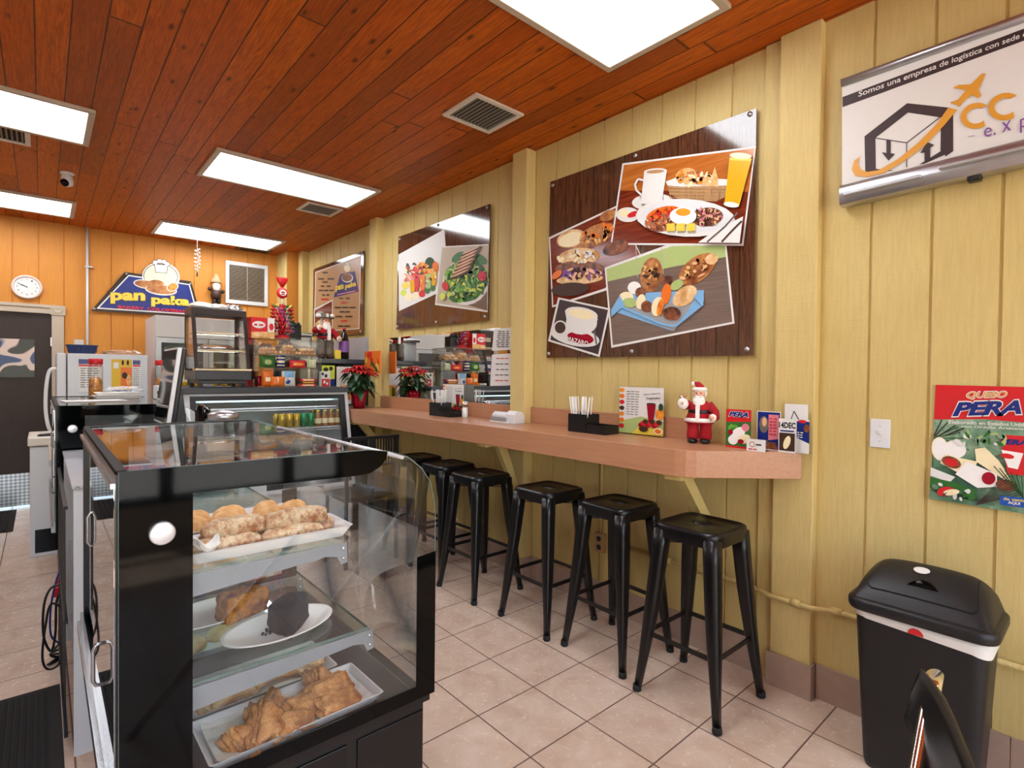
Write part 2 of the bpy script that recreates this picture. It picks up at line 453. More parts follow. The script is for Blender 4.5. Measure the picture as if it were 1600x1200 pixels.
class Art(MB):
    """flat printed work in the local X-Z plane facing -Y; mp turns drawing coordinates into (u, v)"""
    def __init__(s, mp=lambda x, y: (x, y), y0=0.0, step=.0004):
        super().__init__(); s.mp = mp; s.y = y0; s.step = step; s.mats = []
    def mi_(s, m):
        if m not in s.mats: s.mats.append(m)
        s.cm = s.mats.index(m)
    def P(s, pts, m, up=True):
        s.mi_(m)
        if up: s.y -= s.step
        q = [s.mp(*p) for p in pts]; s.poly([(u, s.y, v) for u, v in q]); return s
    def E(s, cx, cy, rx, ry, m, rot=0, n=20, up=True, a0=0, a1=360):
        r = radians(rot); pts = []
        for k in range(n+(a1-a0 < 360)):
            a = radians(a0+(a1-a0)*k/n); x, y = rx*cos(a), ry*sin(a)
            pts.append((cx+x*cos(r)-y*sin(r), cy+x*sin(r)+y*cos(r)))
        return s.P(pts, m, up)
    def line(s, pts, w, m):
        s.mi_(m); s.y -= s.step
        for (a, b), (c, d) in zip(pts, pts[1:]):
            L = hypot(c-a, d-b) or 1; nx, ny = -(d-b)/L*w/2, (c-a)/L*w/2
            q = [s.mp(*p) for p in ((a+nx, b+ny), (c+nx, d+ny), (c-nx, d-ny), (a-nx, b-ny))]
            s.poly([(u, s.y, v) for u, v in q])
        return s
    def T(s, txt, p0, p1, h, m, bold=0.0, shear=0.0, vert=False):
        """text from p0 to p1 along its baseline; h = height vector length towards the top"""
        vs, fs, asp = text_geo(txt, bold, shear)
        s.mi_(m); s.y -= s.step; b = len(s.v)
        dx, dy = p1[0]-p0[0], p1[1]-p0[1]
        if isinstance(h, tuple): hx, hy = h
        else: hx, hy = 0, h
        for a, c in vs:
            u, v = s.mp(p0[0]+dx*a+hx*c, p0[1]+dy*a+hy*c); s.v.append((u, s.y, v))
        for f in fs: s.face([b+i for i in f])
        return s
    def B(s, name, parent=None, loc=None, rotz=0):
        return s.build(name, s.mats, parent, loc, rotz, recalc=False)

def spray(art, cx, cy, rx, ry, n, mats, sz, seed=0, rot=0):
    """many small overlapping dabs inside an ellipse: grains, leaves, crumbs of a printed food photo"""
    r_ = random.Random(seed); q = radians(rot)
    for k in range(n):
        a = r_.uniform(0, 2*pi); d = sqrt(r_.random()); x, y = rx*d*cos(a), ry*d*sin(a)
        art.E(cx+x*cos(q)-y*sin(q), cy+x*sin(q)+y*cos(q), sz*r_.uniform(.6, 1.4), sz*r_.uniform(.3, .7), mats[k % len(mats)], r_.uniform(0, 180), n=8, up=(k % 12 == 0))

def scribble(art, rnd, x0, x1, y, h, m, words=3):
    """a line of print too small to read: word-shaped dashes"""
    x = x0
    for _ in range(words):
        w = (x1-x0)/words*rnd.uniform(.6, .9)
        art.P([(x, y), (x+w, y), (x+w, y+h), (x, y+h)], m, up=(_ == 0)); x += (x1-x0)/words

def blob(mb, R, h, n=28, mrows=8, q=.6, ripple=0, layers=5, nz=0.0, seed=0, c=(0, 0, 0), rot=0, sq=1.0, base=.0):
    """closed body over a footprint R(angle): used for breads, pastries, cakes, bags"""
    c = Vector(c); rg = []
    for j in range(mrows+1):
        t = j/mrows; a = t*pi/2*.985
        rr = cos(a)**q; z = h*sin(a)**sq
        ring = []
        for k in range(n):
            th = 2*pi*k/n
            r = R(th)*rr*(1+ripple*sin(layers*t*2*pi+k*.4)*(1-t))
            if nz:
                v = noise.noise(Vector((cos(th)*r*60+seed*7.1, sin(th)*r*60, z*60+seed)))
                r *= 1+nz*v; z2 = z*(1+nz*noise.noise(Vector((seed+r*70, th*2, 3.3))))
            else: z2 = z
            ring.append(Vector((r*cos(th+rot), r*sin(th+rot), base+z2))+c)
        rg.append(ring)
    sm = mb.smooth; mb.smooth = True; mb.rings(rg); mb.smooth = sm
def f_super(a, b, p=2.5):
    return lambda th: (abs(cos(th)/a)**p+abs(sin(th)/b)**p)**(-1/p)
def f_poly(pts, soft=.0):
    """star-shaped polygon footprint, radius by angle"""
    def R(th):
        dx, dy = cos(th), sin(th); best = 1e9
        for i in range(len(pts)):
            (x1, y1), (x2, y2) = pts[i], pts[(i+1) % len(pts)]
            ex, ey = x2-x1, y2-y1; den = dx*ey-dy*ex
            if abs(den) < 1e-9: continue
            t = (x1*ey-y1*ex)/den; u = (x1*dy-y1*dx)/den
            if t > 0 and -1e-6 <= u <= 1+1e-6: best = min(best, t)
        return best if best < 1e8 else .01
    return R
def pillow(mb, w, h, t, nu=14, nv=12, c=(0, 0, 0), mats=None, seed=0):
    """stuffed bag standing in X-Z, facing -Y; mats(u, v) picks a material per cell"""
    for side in (-1, 1):
        b = len(mb.v)
        for j in range(nv+1):
            for i in range(nu+1):
                u, v = i/nu*2-1, j/nv*2-1
                d = max(0, (1-u*u))**.5*max(0, (1-v**4))**.6
                d *= 1+.25*noise.noise(Vector((u*2+seed, v*2, side)))
                mb.v.append((c[0]+u*w/2*(1-.06*(1-abs(v))), c[1]+side*t/2*d, c[2]+h/2+v*h/2))
        for j in range(nv):
            for i in range(nu):
                if mats: mb.cm = mats((i+.5)/nu, (j+.5)/nv)
                q = b+j*(nu+1)+i; mb.smooth = True; mb.face((q, q+1, q+nu+2, q+nu+1))
# ================================================================ THE ROOM
mb = MB(); mb.box(LX-.1, WX+.25, FY-.1, BY+1.6, -.08, 0)
struct(mb.build('floor', 'floor'))
mb = MB(); mb.box(LX-.1, WX+.25, FY-.1, BY+.3, CE, CE+.1)
struct(mb.build('ceiling', 'ceiling'))

def grooved(name, material, segs, first, step, place, gap=.012, depth=.008, thick=.1):
    """panelling with real routed grooves: a profile run up the wall. place(u, d, z) -> xyz; d<0 sinks in"""
    m_ = MB()
    for u0, u1, z0, z1 in segs:
        prof = [(u0, 0)]; k = first
        while k < u1-.012:
            if k > u0+.012: prof += [(k-gap/2, 0), (k-gap/2+.002, -depth), (k+gap/2-.002, -depth), (k+gap/2, 0)]
            k += step
        prof += [(u1, 0), (u1, -thick), (u0, -thick)]
        m_.rings([[place(u, d, z0) for u, d in prof], [place(u, d, z1) for u, d in prof]])
    return struct(m_.build(name, material))
grooved('wall_right', 'yellow', [(FY, BY+.2, 0, CE)], .087-.2*14, .2, lambda u, d, z: (WX-d, u, z))
grooved('wall_back', 'orange', [(LX, -.95, 0, CE), (-.95, .08, 1.995, CE), (.08, WX, 0, CE)], -.02-.2*13, .2, lambda u, d, z: (u, BY-d, z))
mb = MB(); mb.box(LX-.1, LX, FY, BY, 0, CE); struct(mb.build('wall_left', 'offwhite'))
# front wall: shop front with big panes
mb = MB(); mb.box(LX, WX, FY-.12, FY, 0, .35); mb.box(LX, WX, FY-.12, FY, 2.6, CE)
mb.box(WX-.35, WX, FY-.12, FY, .35, 2.6); mb.box(LX, LX+.3, FY-.12, FY, .35, 2.6)
struct(mb.build('wall_front', 'offwhite'))
xs = [LX+.3, -1.25, -.2, .75, 1.7, WX-.35]
for k in range(5):
    a, b = xs[k], xs[k+1]
    w = MB(); w.box(a, a+.05, FY-.09, FY-.02, .35, 2.6).box(b-.05, b, FY-.09, FY-.02, .35, 2.6).box(a+.05, b-.05, FY-.09, FY-.02, .35, .41).box(a+.05, b-.05, FY-.09, FY-.02, 2.54, 2.6).box(a+.05, b-.05, FY-.09, FY-.02, 1.0, 1.05)
    fr = struct(w.build('window_%d' % (k+1), 'blackmetal'))
    p = MB(); p.box(a+.05, b-.05, FY-.06, FY-.054, .41, 1.0).box(a+.05, b-.05, FY-.06, FY-.054, 1.05, 2.54); p.build('window_glass', 'glass', fr)
mb = MB(); mb.box(-14, 14, -22, FY-.13, -.12, -.04); struct(mb.build('ground', 'concrete'))

# pilasters, corner column
def pil(n, y0, y1, x0, z0=0.0):
    m_ = MB(); m_.box(x0, WX+.004, y0, y1, z0, CE); return struct(m_.build('trim_%d' % n, 'yellow_beam', bevel=.006))
pil(1, .872, 1.045, 2.515)
pil(2, 2.685, 2.835, 2.475)
pil(3, 4.86, 5.01, 2.475)
pil(4, 6.85, 6.99, 2.475)
mb = MB(); mb.box(2.35, WX, 7.03, BY+.02, 0, CE); struct(mb.build('trim_5', 'orange'))
grooved('trim_6', 'yellow', [(7.03, BY, 0, CE)], 7.10, .095, lambda u, d, z: (2.344-d*.5, u, z), thick=.012, depth=.006)
mb = MB(); mb.box(2.545, WX+.003, 1.045, 1.12, 0, CE); struct(mb.build('trim_7', 'yellow'))
# skirting tiles
mb = MB()
y = FY+.02
for (a, b, x0) in ((FY, .862, 2.548), (1.055, 2.68, 2.548), (2.84, 4.85, 2.548), (5.02, 6.84, 2.548)):
    y = a
    while y < b-.01:
        e = min(y+.3145, b); mb.box(x0, WX+.002, y+.0012, e-.0012, 0, .15); y = e
for (a, b, x0) in ((.862, 1.055, 2.50), (2.675, 2.845, 2.462), (4.85, 5.02, 2.462)):
    mb.box(x0, x0+.012, a, b, 0, .15).box(x0+.012, WX+.002, a, a+.012, 0, .15).box(x0+.012, WX+.002, b-.012, b, 0, .15)
struct(mb.build('baseboard_right', 'baseb'))

# back door with its frame
D0 = BY
mb = MB(); mb.box(.08, .178, D0-.03, D0+.01, 0, 1.985).box(.07, .19, D0-.038, D0+.01, 1.985, 2.085).box(-.95, .07, D0-.03, D0+.01, 1.995, 2.075).box(-.95, .07, D0-.04, D0-.028, 2.055, 2.085)
mb.box(-1.05, -.95, D0-.03, D0+.01, 0, 2.085)
mb.lathe([(.001, .0395), (.025, .0395), (.03, .043), (.034, .0395), (.036, .036)], (.13, D0, 2.035), 20, 'Y')
struct(mb.build('trim_8', 'taupe'))
mb = MB(); mb.box(-.95, .08, D0+.01, D0+.05, .02, 1.995)
dr = struct(mb.build('door_1', 'doorbrown'))
mb = MB(); mb.box(-.93, .06, D0-.002, D0+.01, .02, .35); mb.build('kick_plate', 'diamond', dr)
mb = MB(); mb.box(.07, .082, D0-.012, D0+.012, 1.66, 1.75).box(.07, .082, D0-.012, D0+.012, .95, 1.04); mb.build('hinge', 'alu', dr)
mb = MB(); mb.box(-.9, -.055, D0-.004, D0+.01, 1.33, 1.72)
o = mb.build('wall_poster', 'cow'); tag(o, 'cow hide photo poster taped on the dark brown back door', 'poster')

# ---------------------------------------------------------------- ceiling lights
def make_light():
    t = thing('ceiling_light', 'x', 'light', (0, 0, CE), 0, 'recessed ceiling light panels')
    f = MB(); X, Y, w = .585, .285, .035
    f.box(-X-w, X+w, -Y-w, -Y, -.022, -.001).box(-X-w, X+w, Y, Y+w, -.022, -.001).box(-X-w, -X, -Y, Y, -.022, -.001).box(X, X+w, -Y, Y, -.022, -.001)
    f.build('frame', 'taupe', t, bevel=.003)
    d = MB(); d.box(-X, X, -Y, Y, -.012, -.001); d.build('diffuser', M['panel'], t)
    return t
M['panel'] = emis('lit_prismatic_panel', '#f6faff', PANEL)
l0 = make_light()
spots = [(1.525, 1.41, 'lit rectangular ceiling panel nearest the front, above the large breakfast poster'),
         (1.525, 4.44, 'lit rectangular ceiling panel in the right row between the two square air vents'),
         (1.525, 6.78, 'lit rectangular ceiling panel nearest the orange back wall, right row'),
         (-.375, 4.36, 'lit ceiling panel at the left edge beside the air vent with dark slats'),
         (-.375, 6.66, 'lit ceiling panel at the left edge just above the wall clock'),
         (-.375, 1.41, 'lit ceiling panel of the left row nearest the shop front'),
         (1.525, -1.6, 'added unseen fill light panel, right row, just inside the shop windows'),  # unseen panel added behind the camera as extra fill
         (-.375, -1.6, 'added unseen fill light panel, left row, just inside the shop windows')]  # its left partner, also added out of view to lift the floor
for k, (x, y, lb) in enumerate(spots):
    o = l0 if k == 0 else dup(l0)
    o.location = (x, y, CE); o['label'] = lb

M['ventslat'] = mat('olive_grey_vent_slat', '#6f6a5c', .5)
def vent(x, y, w, d, lb, dark=False):
    t = thing('ceiling_vent', lb, 'vent', (x, y, CE), 0, 'ceiling air vents')
    f = MB(); a, b, e = w/2, d/2, .028
    f.box(-a, a, -b, -b+e, -.012, -.001).box(-a, a, b-e, b, -.012, -.001).box(-a, -a+e, -b+e, b-e, -.012, -.001).box(a-e, a, -b+e, b-e, -.012, -.001)
    f.build('frame', 'dkbrown' if dark else 'offwhite', t)
    s = MB(); n = 11
    for k in range(n):
        u = -a+e+(w-2*e)*(k+.5)/n
        s.bar((u, -b+e, -.006), (u, b-e, -.006), .012, .0015, (0.6, 0, 1))
    s.build('slats', 'dkbrown' if dark else 'ventslat', t)
    g = MB(); g.box(-a+e, a-e, -b+e, b-e, -.003, -.001); g.build('duct', 'blackstuff', t)
vent(1.965, 2.52, .355, .33, 'square ceiling air vent between the large and the middle food poster')
vent(1.965, 5.0, .335, .3, 'small square ceiling air vent just behind the middle ceiling light')
vent(-.22, 4.82, .335, .32, 'ceiling air vent with dark slats at the left edge, below a light')
vent(2.0, 7.2, .38, .2, 'dark square ceiling vent close to the back wall corner', True)

t = thing('security_camera', 'small white dome security camera on the ceiling, left side', 'camera', (.153, 5.468, CE))
m = MB(); m.lathe([(.045, 0), (.045, -.012), (.03, -.02)], n=20); m.build('mount', 'white', t)
m = MB(); m.lathe([(.03, -.018), (.036, -.03), (.04, -.07), (.035, -.095), (.02, -.105)], n=20); m.build('camera_body', 'white', t)
m = MB(); m.ball((-.015, -.02, -.085), .03); m.build('lens', 'blackgloss', t)

# ---------------------------------------------------------------- on the orange back wall
def wallmap(cx0, cy0, sc, plane, c, loc, flip=False):
    """drawing coordinates of a zoomed view -> local (u, v) on a wall"""
    def mp(x, y):
        px, py = cx0+x/sc, cy0+y/sc
        if plane == 'y': p = ony(px, py, c); return (p.x-loc[0], p.z-loc[2])
        p = onx(px, py, c); return (-(p.y-loc[1]), p.z-loc[2])
    return mp

t = thing('wall_clock', 'round white wall clock above the dark brown back door', 'clock', (-.11, BY, 2.252))
m = MB(); m.lathe([(.12, 0), (.122, .02), (.115, .035), (.1, .03), (.095, .02)], n=40, axis='Y'); m.build('rim', mat('pale_pink_rim', '#d8c2b8', .3), t)
a = Art(y0=-.022)
a.E(0, 0, .097, .097, 'paper', n=40)
for k in range(12):
    an = radians(90-30*(k+1)); x, z = .075*cos(an), .075*sin(an)
    a.T(str(k+1), (x-.007, z-.007), (x+.007, z-.007), .014, 'ink')
a.B('clock_face', t)
m = MB(); m.bar((0, -.026, 0), (-.045, -.026, .024), .006, .002, (0, 1, 0)).bar((0, -.027, 0), (-.068, -.027, .03), .004, .002, (0, 1, 0)); m.ball((0, -.026, 0), .005, 8, 6); m.build('hands', 'ink', t)

# shop sign
SL = (.9, BY-.03, 2.2)
mp = wallmap(130, 390, 1600/180, 'y', BY-.032, SL)
t = thing('shop_sign', 'blue trapezoid bakery sign lettered pan paka on the orange wall', 'sign', SL)
m = MB(); C = [mp(110, 850), (mp(580, 310)), mp(1500, 440), mp(1640, 935)]
m.prism([C[0], C[1], C[2], C[3]], .002, .008); m.build('backing_board', 'dkbrown', t)
m = MB()
for q in ((155, 822), (600, 335), (1490, 475), (1600, 915)):
    u, v = mp(*q); m.cyl((u, -.002, v), (u, .028, v), .012, 12)
m.build('standoff_bolt', 'alu', t)
a = Art(mp, .001)
a.P([(185, 820), (630, 350), (1480, 480), (1600, 910)], 'paper').P([(225, 805), (635, 368), (1468, 492), (1575, 892)], 'navy')
a.B('sign_face', t)
a = Art(mp, -.002)
a.E(1080, 380, 262, 205, 'paper', rot=5, n=32)
a.E(1075, 370, 240, 175, 'inkbrown', rot=5, n=32).E(1075, 373, 230, 168, 'cream', rot=5, n=32)
a.P([(985, 200), (1180, 215), (1165, 330), (1000, 320)], 'inkbrown').P([(995, 205), (1170, 220), (1157, 322), (1008, 312)], 'paper')
for (x, y) in ((1000, 180), (1060, 160), (1120, 170), (1165, 200)): a.E(x, y, 42, 34, 'inkbrown', up=False)
for k, (x, y) in enumerate(((1000, 180), (1060, 160), (1120, 170), (1165, 200))): a.E(x, y, 34, 27, 'paper', up=(k == 0))
a.E(860, 480, 165, 62, 'paper', 8).E(860, 480, 150, 50, 'loaf', 8)
a.E(1080, 560, 225, 75, 'paper', 6).E(1080, 555, 210, 62, 'loaf', 6)
a.E(1240, 520, 85, 60, 'paper', -20).E(1240, 520, 72, 50, 'fruit', -20).E(1000, 480, 120, 60, 'loaf', 0)
a.B('bread_emblem', t)
a = Art(mp, -.0045)
for tx, p0, p1, h in (('pan', (378, 750), (862, 758), -158), ('paka', (945, 790), (1482, 822), -165)):
    a.T(tx, (p0[0]-5, p0[1]+5), (p1[0]+5, p1[1]+5), h-10, 'inkbrown', .06)
    a.T(tx, p0, p1, h, 'yel', .05)
a.T('BAKERY', (482, 815), (850, 838), -42, 'redprint', .03).T('COLOMBIANA', (890, 840), (1520, 888), -42, 'redprint', .03)
a.B('lettering', t)

# louvred opening, upper right of the back wall
t = thing('louvred_vent', 'white framed louvred vent panel high on the orange back wall', 'vent', (1.973, BY-.001, 2.535))
m = MB(); A, B_ = .25, .265
m.box(-A, A, -.025, 0, B_-.045, B_).box(-A, A, -.025, 0, -B_, -B_+.045).box(-A, -A+.04, -.025, 0, -B_+.045, B_-.045).box(A-.04, A, -.025, 0, -B_+.045, B_-.045); m.build('frame', 'white', t, bevel=.003)
m = MB()
for k in range(24):
    z = -B_+.05+k*(2*B_-.1)/23; m.bar((-A+.04, -.012, z), (A-.04, -.012, z), .014, .002, (0, .7, 1))
m.bar((0, -.02, -B_+.045), (0, -.02, B_-.045), .006, .004, (0, 1, 0)); m.build('slats', 'taupe', t)
m = MB(); m.box(-A+.04, A-.04, -.004, 0, -B_+.045, B_-.045); m.build('backing', 'dkbrown', t)

m = MB(); m.tube([(0, 0, 0), (0, 0, CE-.9)], .012, 10).box(-.02, .045, -.012, .022, 1.62, 1.635)
o = m.build('conduit_pipe', 'white_m', loc=(.372, BY-.022, .9)); tag(o, 'thin white vertical pipe running up the orange wall left of the bakery sign', 'pipe')

# spiral ornament
t = thing('hanging_ornament', 'silver spiral ornament hanging from the ceiling before the orange wall', 'ornament', (1.33, 6.95, CE))
m = MB(); m.cyl((0, 0, 0), (0, 0, -.16), .0012, 5); m.build('string', 'paper', t)
m = MB()
for k in range(34):
    an = k*1.1; z = -.15-k*.0075; r = .03*(1-.3*abs(k-17)/17)
    m.ball((r*cos(an), r*sin(an), z), .009, 6, 4)
m.bar((0, 0, -.15), (0, 0, -.42), .004, .004); m.build('spiral', 'silverfoil', t)
m = MB(); m.cyl((0, 0, -.41), (0, 0, -.46), .008, 8); m.build('tassel', 'brown', t)

# gnome ornament on the wall
t = thing('wall_figurine', 'small hanging figurine with white beard and knitted hat beside the louvred vent', 'figurine', (1.61, BY-.05, 2.3))
m = MB(); m.lathe([(.0, .31), (.02, .3), (.045, .25), (.06, .215), (.062, .2)], n=14); m.build('hat', 'card', t)
m = MB(); m.ball((0, 0, .17), (.05, .045, .045)); m.build('head', 'skin', t)
m = MB(); m.ball((0, -.03, .15), (.042, .03, .055)); m.build('beard', 'fur', t)
m = MB(); m.smooth = True; m.lathe([(.02, .12), (.055, .1), (.06, .04), (.05, .0)], n=14); m.ball((-.07, -.01, .12), .025); m.ball((.07, -.01, .1), .025); m.build('body', 'brown', t)
m = MB(); m.ball((-.02, -.01, -.03), (.025, .03, .04)); m.ball((.03, -.01, -.02), (.025, .03, .045)); m.build('boots', 'dkbrown', t)
# ================================================================ RIGHT WALL
WXR = -pi/2
def board(name, label, group, quad, mp, loc, bolts, mats='plankprint', th=.009):
    t = thing(name, label, 'poster', loc, WXR, group)
    m = MB(); C = [mp(*q) for q in quad]; m.prism(C, 0, th)
    m.build('printed_board', mats, t)
    for q in bolts:
        u, v = mp(*q)
        b = MB(); b.lathe([(.009, -.004), (.012, -.003), (.012, .001), (.006, .002), (.006, .016)], (u, 0, v), 12, 'Y')
        b2 = MB(); b2.cyl((u, -.005, v), (u, .0, v), .012, 14); b2.cyl((u, th, v), (u, 2.56-loc[0]-.001, v), .006, 8)
        b2.build('standoff_bolt', 'alu', t)
    return t

# ---- large breakfast poster
L3 = (2.535, 1.86, 2.1)
mp = wallmap(840, 160, 1143/400, 'x', 2.535, L3)
t = board('food_poster', 'largest food poster with breakfast plate, bread basket and coffee photos', 'food posters on dark plank print', [(57, 355), (977, 26), (962, 1130), (40, 1140)], mp, L3,
          [(68, 370), (948, 52), (935, 1102), (50, 1122), (437, 237), (420, 1112)])
a = Art(mp)
a.P([(50, 603), (355, 460), (470, 700), (305, 840), (65, 916)], 'paper').P([(56, 610), (352, 470), (462, 690), (300, 830), (70, 906)], 'tabletop')
a.E(315, 505, 40, 22, 'loaf', -25).E(250, 600, 105, 45, 'loaf', -28).E(150, 608, 66, 38, 'bread', -18).E(150, 612, 58, 30, 'cream', -18)
a.E(185, 690, 92, 40, 'bread', -5).E(190, 745, 110, 38, 'meat', 0).E(195, 768, 100, 28, 'purple', 0).E(190, 790, 105, 22, 'bread', -4).E(350, 650, 60, 30, 'meat', -20)
spray(a, 190, 765, 100, 22, 60, ['meat', 'purple', 'skinp', 'brown'], 12, 1)
spray(a, 175, 690, 80, 26, 26, ['bread', 'cream', 'paper'], 14, 2, -5)
spray(a, 255, 600, 90, 32, 30, ['loaf', 'orangep', 'bun'], 16, 3, -28)
a.E(150, 835, 85, 30, 'brown', -4).E(90, 770, 28, 14, 'orangep', -40)
a.B('sandwich_photo', t)
a = Art(mp, -.0012)
a.P([(300, 738), (600, 628), (842, 620), (880, 987), (330, 1096)], 'paper').P([(308, 745), (600, 642), (836, 636), (870, 980), (337, 1084)], 'greywood')
a.P([(308, 745), (600, 642), (836, 636), (842, 690), (600, 735), (314, 800)], 'palegreen')
for x in (440, 555, 690): a.line([(x, 645+.0*x), (x+8, 780-(x-440)*.12)], 3, 'taupe')
a.P([(332, 930), (375, 855), (745, 838), (740, 900), (600, 1020)], 'bluep').P([(390, 915), (705, 880), (610, 1022), (560, 1000)], 'grey')
for (x, y, rx, ry, m_, r) in ((510, 770, 48, 78, 'loaf', 8), (715, 745, 98, 52, 'loaf', -38), (780, 700, 30, 24, 'bread', -20), (583, 795, 27, 22, 'meat', 0), (435, 828, 30, 28, 'foam', 0), (625, 815, 34, 20, 'palegreen', -35), (660, 865, 62, 38, 'bread', -38), (463, 850, 24, 24, 'meat', 0), (400, 870, 32, 24, 'cream', 0), (415, 895, 34, 22, 'palegreen', 0), (578, 855, 22, 46, 'orangep', 8), (465, 890, 20, 34, 'cream', 15), (492, 912, 26, 26, 'meat', 0), (540, 912, 26, 44, 'cream', 14), (553, 915, 14, 40, 'fruit', 14), (603, 943, 40, 30, 'meat', 0)):
    a.E(x, y, rx, ry, m_, r)
a.P([(332, 930), (372, 862), (395, 905), (335, 958)], 'bluep').P([(745, 838), (700, 868), (742, 912), (748, 880)], 'bluep').line([(385, 915), (560, 990), (620, 1000), (745, 900)], 9, 'bluep')
spray(a, 512, 765, 36, 62, 22, ['loaf', 'bun', 'brown'], 12, 9)
spray(a, 715, 745, 78, 36, 22, ['loaf', 'bun', 'skinp'], 14, 10, -38)
a.B('bread_basket_photo', t)
a = Art(mp, -.003)
a.P([(380, 273), (977, 196), (920, 641), (327, 636)], 'paper').P([(387, 281), (969, 206), (913, 632), (335, 628)], 'tabletop').P([(387, 281), (969, 206), (945, 400), (600, 395), (372, 395)], 'orangewood')
a.E(515, 445, 92, 38, 'paper', -3).E(405, 502, 52, 33, 'paper', 0).E(390, 495, 26, 18, 'cream', 0).E(430, 500, 28, 12, 'redprint', -20)
a.P([(583, 365), (852, 370), (838, 425), (800, 443), (640, 438), (592, 410)], 'wood').P([(575, 355), (640, 330), (850, 345), (852, 372), (640, 378), (583, 372)], 'paper')
for (x, y, rx, ry, r) in ((665, 325, 46, 30, -15), (720, 345, 46, 24, 0), (690, 345, 34, 24, -30), (755, 350, 36, 22, -10)): a.E(x, y, rx, ry, 'bun', r)
a.P([(795, 290), (810, 340), (808, 380), (765, 375)], 'bun')
spray(a, 700, 338, 80, 30, 40, ['bun', 'fruit', 'loaf', 'cream'], 12, 11)
for k in range(7): a.line([(592+k*38, 375), (600+k*35, 432)], 3, 'tan')
for k in range(4): a.line([(586+k*3, 382+k*15), (848-k*8, 386+k*14)], 3, 'tan')
a.line([(478, 350), (455, 345), (442, 370), (448, 395), (475, 420)], 9, 'paper')
a.P([(483, 312), (585, 305), (560, 458), (468, 455)], 'paper').E(533, 310, 51, 12, 'paper', -4).E(533, 312, 40, 8, 'tan', -4)
a.P([(865, 250), (963, 255), (905, 470), (842, 455)], 'yel').P([(865, 262), (961, 266), (906, 455), (842, 448)], 'juice').E(914, 243, 49, 14, 'cream', 4).E(872, 460, 34, 12, 'paper', 8)
a.E(668, 518, 222, 84, 'paper', 3).E(668, 514, 196, 70, 'white', 3)
a.E(572, 505, 80, 36, 'orangep', -14).E(560, 540, 74, 40, 'rice', -4).E(765, 515, 72, 42, 'meat', -6)
spray(a, 560, 540, 68, 34, 90, ['rice', 'skinp', 'meat', 'orangep'], 7, 4)
spray(a, 765, 515, 66, 38, 90, ['meat', 'skinp', 'brown', 'pink'], 8, 5)
spray(a, 572, 500, 66, 24, 30, ['orangep', 'redprint'], 9, 6, -14)
a.E(662, 512, 60, 38, 'foam', 0).E(663, 495, 33, 17, 'egg', 0)
for x in (608, 652, 698): a.P([(x-19, 548), (x+18, 543), (x+19, 578), (x-19, 580)], 'yel')
a.P([(730, 630), (800, 580), (930, 515), (915, 632)], 'paper').line([(770, 628), (850, 560), (905, 498)], 8, 'steel').line([(835, 628), (880, 580), (925, 535)], 9, 'brown')
a.B('breakfast_photo', t)
a = Art(mp, -.0066)
a.P([(95, 871), (328, 921), (280, 1137), (50, 1066)], 'paper').P([(102, 880), (318, 927), (274, 1126), (60, 1060)], 'inkbrown')
a.E(170, 1045, 112, 42, 'paper', 12).E(195, 1052, 60, 26, 'crimson', 10).E(200, 985, 70, 52, 'paper', 0).P([(126, 930), (273, 965), (262, 1010), (140, 1000)], 'paper').E(200, 945, 74, 30, 'paper', 10).E(200, 945, 60, 22, 'cream', 10).E(106, 1008, 32, 34, 'paper', 0).E(106, 1006, 24, 26, 'brown', 0).line([(258, 1015), (268, 1080)], 7, 'steel')
a.T('MAZARO', (138, 1066), (232, 1090), -22, 'paper', .02)
a.B('coffee_photo', t)

# ---- middle poster
L2 = (2.535, 3.89, 2.27)
mp = wallmap(480, 300, 3.3325, 'x', 2.535, L2)
t = board('food_poster', 'middle food poster with fruit juices photo and green salad photo', 'food posters on dark plank print', [(475, 234), (952, 62), (942, 668), (464, 716)], mp, L2,
          [(482, 245), (938, 80), (925, 650), (470, 700), (682, 172), (672, 678)])
a = Art(mp)
a.P([(475, 326), (714, 194), (722, 290), (690, 522), (478, 620)], 'paper')
for (x, y, rx, ry, m_, r) in ((598, 400, 34, 36, 'fruit', 0), (570, 420, 30, 34, 'redprint', 0), (655, 400, 30, 40, 'fruit', 10), (512, 488, 20, 18, 'yel', 0), (502, 525, 15, 17, 'lime', 0), (528, 545, 20, 22, 'cream', 0), (566, 540, 18, 22, 'cream', 0), (600, 530, 17, 18, 'redprint', 0), (535, 450, 20, 18, 'pink', 0), (640, 370, 24, 30, 'dkgreen', 0), (527, 400, 10, 30, 'dkgreen', -8), (670, 385, 16, 22, 'orangep', 0), (628, 512, 12, 18, 'green', 0), (655, 500, 14, 16, 'green', 0)):
    a.E(x, y, rx, ry, m_, r)
for (x, y0, y1, m_) in ((551, 460, 525, 'juice'), (574, 455, 520, 'redprint'), (604, 440, 515, 'orangep'), (636, 430, 505, 'palegreen'), (664, 420, 490, 'juice')):
    a.P([(x-14, y0), (x+14, y0-6), (x+10, y1-4), (x-10, y1)], m_)
spray(a, 590, 430, 90, 60, 60, ['fruit', 'redprint', 'yel', 'orangep', 'dkgreen', 'cream'], 8, 8)
a.B('fruit_juice_photo', t)
a = Art(mp, -.003)
a.P([(699, 284), (947, 271), (941, 626), (667, 588)], 'paper').P([(705, 290), (945, 278), (939, 618), (675, 580)], 'taupe').P([(820, 584), (939, 520), (939, 618)], 'greywood')
a.E(828, 470, 122, 118, 'paper', -40).E(828, 462, 118, 108, 'salad', -40)
for k, (x, y, r) in enumerate(((790, 340, -35), (745, 420, -60), (740, 500, 30), (780, 555, 10), (850, 545, -20), (900, 400, 50), (905, 350, 30), (870, 510, -30))): a.E(x, y, 40, 22, 'salad' if k % 2 else 'green', r)
